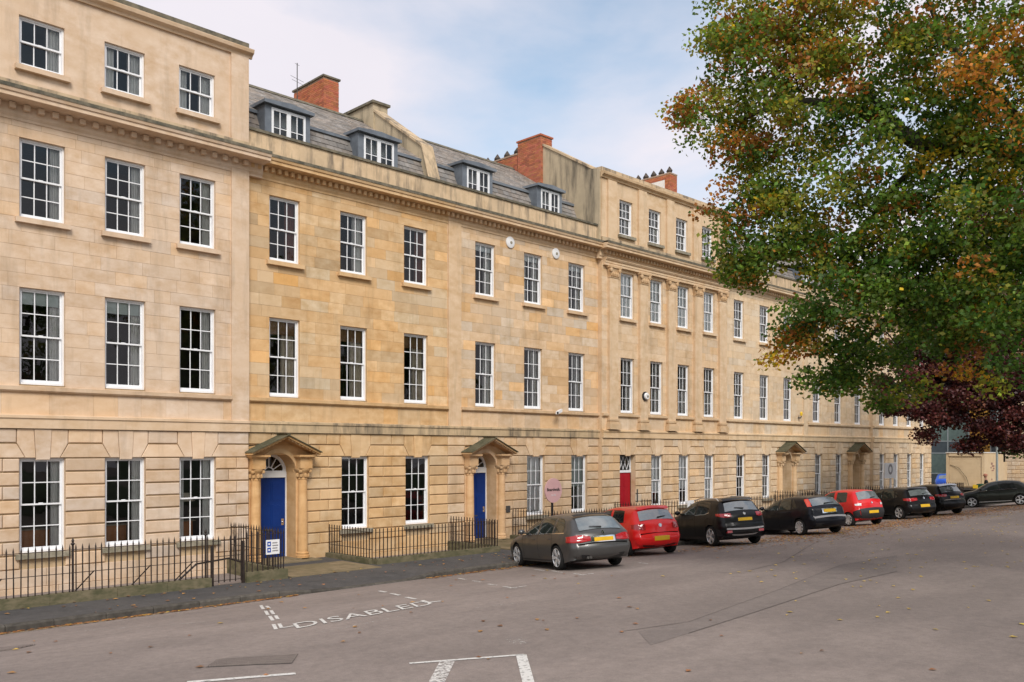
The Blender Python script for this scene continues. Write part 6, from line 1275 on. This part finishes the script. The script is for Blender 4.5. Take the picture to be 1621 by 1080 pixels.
# trees of the square that only show as reflections in the windows
for i, (x, y_, h_) in enumerate(((36,-26,15),(12,-34,14),(64,-22,14))):
    limbs = [([(x,y_,.3),(x,y_,3),(x+.2,y_,6),(x,y_+.2,h_-3)], .4, .1)]+[([(x,y_,3.5+.6*k), (x+2*math.cos(k*1.3),y_+2*math.sin(k*1.3),6+.6*k), (x+4*math.cos(k*1.3),y_+4*math.sin(k*1.3),7.5+.7*k)], .14, .03) for k in range(6)]
    lobes = [((x+4.3*math.cos(k*.9), y_+4.3*math.sin(k*.9), 5.5+(k%4)*1.9), 2.5, 26, LOW) for k in range(9)]+[((x, y_, h_-2.5), 3.4, 40, MIDW), ((x,y_,h_-6), 3.4, 34, LOW)]
    tree('garden_tree', ['garden tree across the road reflected in the middle windows', 'garden tree behind the camera reflected in the near windows', 'garden tree at the far side reflected in the far windows'][i], (x,y_,.3), limbs, lobes, 0, PAL, .26, 20+i, 'lime_leaf', clr=.8, leaves_per=46, group='trees of the square garden')
gp = [(13.5,-24),(20,-18.9),(30,-15.7),(41,-13.4),(48,-11.2),(53,-11.4),(58,-14),(90,-30),(90,-90),(-30,-90),(-30,-40),(8,-34)]
mb = MB(); mb.prism([(a,b,.30) for a,b in gp], (0,0,.17)); struct(mb.build('garden', 'grass'))
# ------------------------------------------------------------------ fallen leaves
rs = np.random.RandomState(4); P_ = []
def sc(n, fx, fy): P_.append(np.c_[fx(n), fy(n)])
sc(2200, lambda n: rs.uniform(23,62,n), lambda n: -6.3-np.abs(rs.normal(0,1.5,n)))
sc(4200, lambda n: 27+33*rs.beta(1.3,1.2,n), lambda n: -7.8+rs.normal(0,.9,n))
sc(420, lambda n: rs.uniform(3,10.8,n), lambda n: KERB_Y-.03-np.abs(rs.normal(0,.09,n)))
sc(260, lambda n: rs.uniform(14.6,19.5,n), lambda n: KERB_Y-.02-np.abs(rs.normal(0,.16,n)))
sc(130, lambda n: rs.uniform(2,22,n), lambda n: rs.uniform(-4.7,-2.9,n)); sc(220, lambda n: rs.uniform(3,45,n), lambda n: rs.uniform(-19,-6,n)); sc(130, lambda n: rs.uniform(18,40,n), lambda n: rs.uniform(-16,-11,n))
XY = np.concatenate(P_); n = len(XY); z = np.array([(zr(y) if y < KERB_Y else .0)+.012 for y in XY[:,1]]); cen = np.c_[XY, z]
pal = np.array([(.33,.13,.04),(.24,.10,.035),(.44,.22,.06),(.55,.36,.06),(.17,.085,.04)]); col = pal[rs.choice(5, n, p=[.32,.26,.2,.08,.14])]*np.exp(rs.normal(0,.25,(n,1)))
yel = (XY[:,0] > 14) & (XY[:,1] < -10); col[yel] = np.array((.58,.40,.05))*np.exp(rs.normal(0,.2,(yel.sum(),1)))
me = leaf_mesh('fallen_leaves', np.zeros((n,3)), .085, np.clip(col,.01,.8), rs, M['litter_leaf']); v = np.empty(n*12); me.vertices.foreach_get('co', v); v = v.reshape(n,4,3)
for k in range(n):                              # lay the leaves nearly flat
    a = rs.uniform(0, 6.28); ln = .05*rs.uniform(.6,1.35); w = ln*.72; ca, sa = math.cos(a), math.sin(a)
    for j, (x_, y_, z_) in enumerate(((-ln,0,0),(0,w,.012),(ln,0,.004),(0,-w,.010))): v[k,j] = cen[k]+np.array([x_*ca-y_*sa, x_*sa+y_*ca, z_])
me.vertices.foreach_set('co', v.reshape(-1)); me.update(); o = link('fallen_leaves', me); o['kind'] = 'stuff'; o['label'] = 'brown and yellow fallen leaves scattered over the road and gutter'; o['category'] = 'leaves'
for o in bpy.data.objects:
    if '_off' in o: del o['_off']
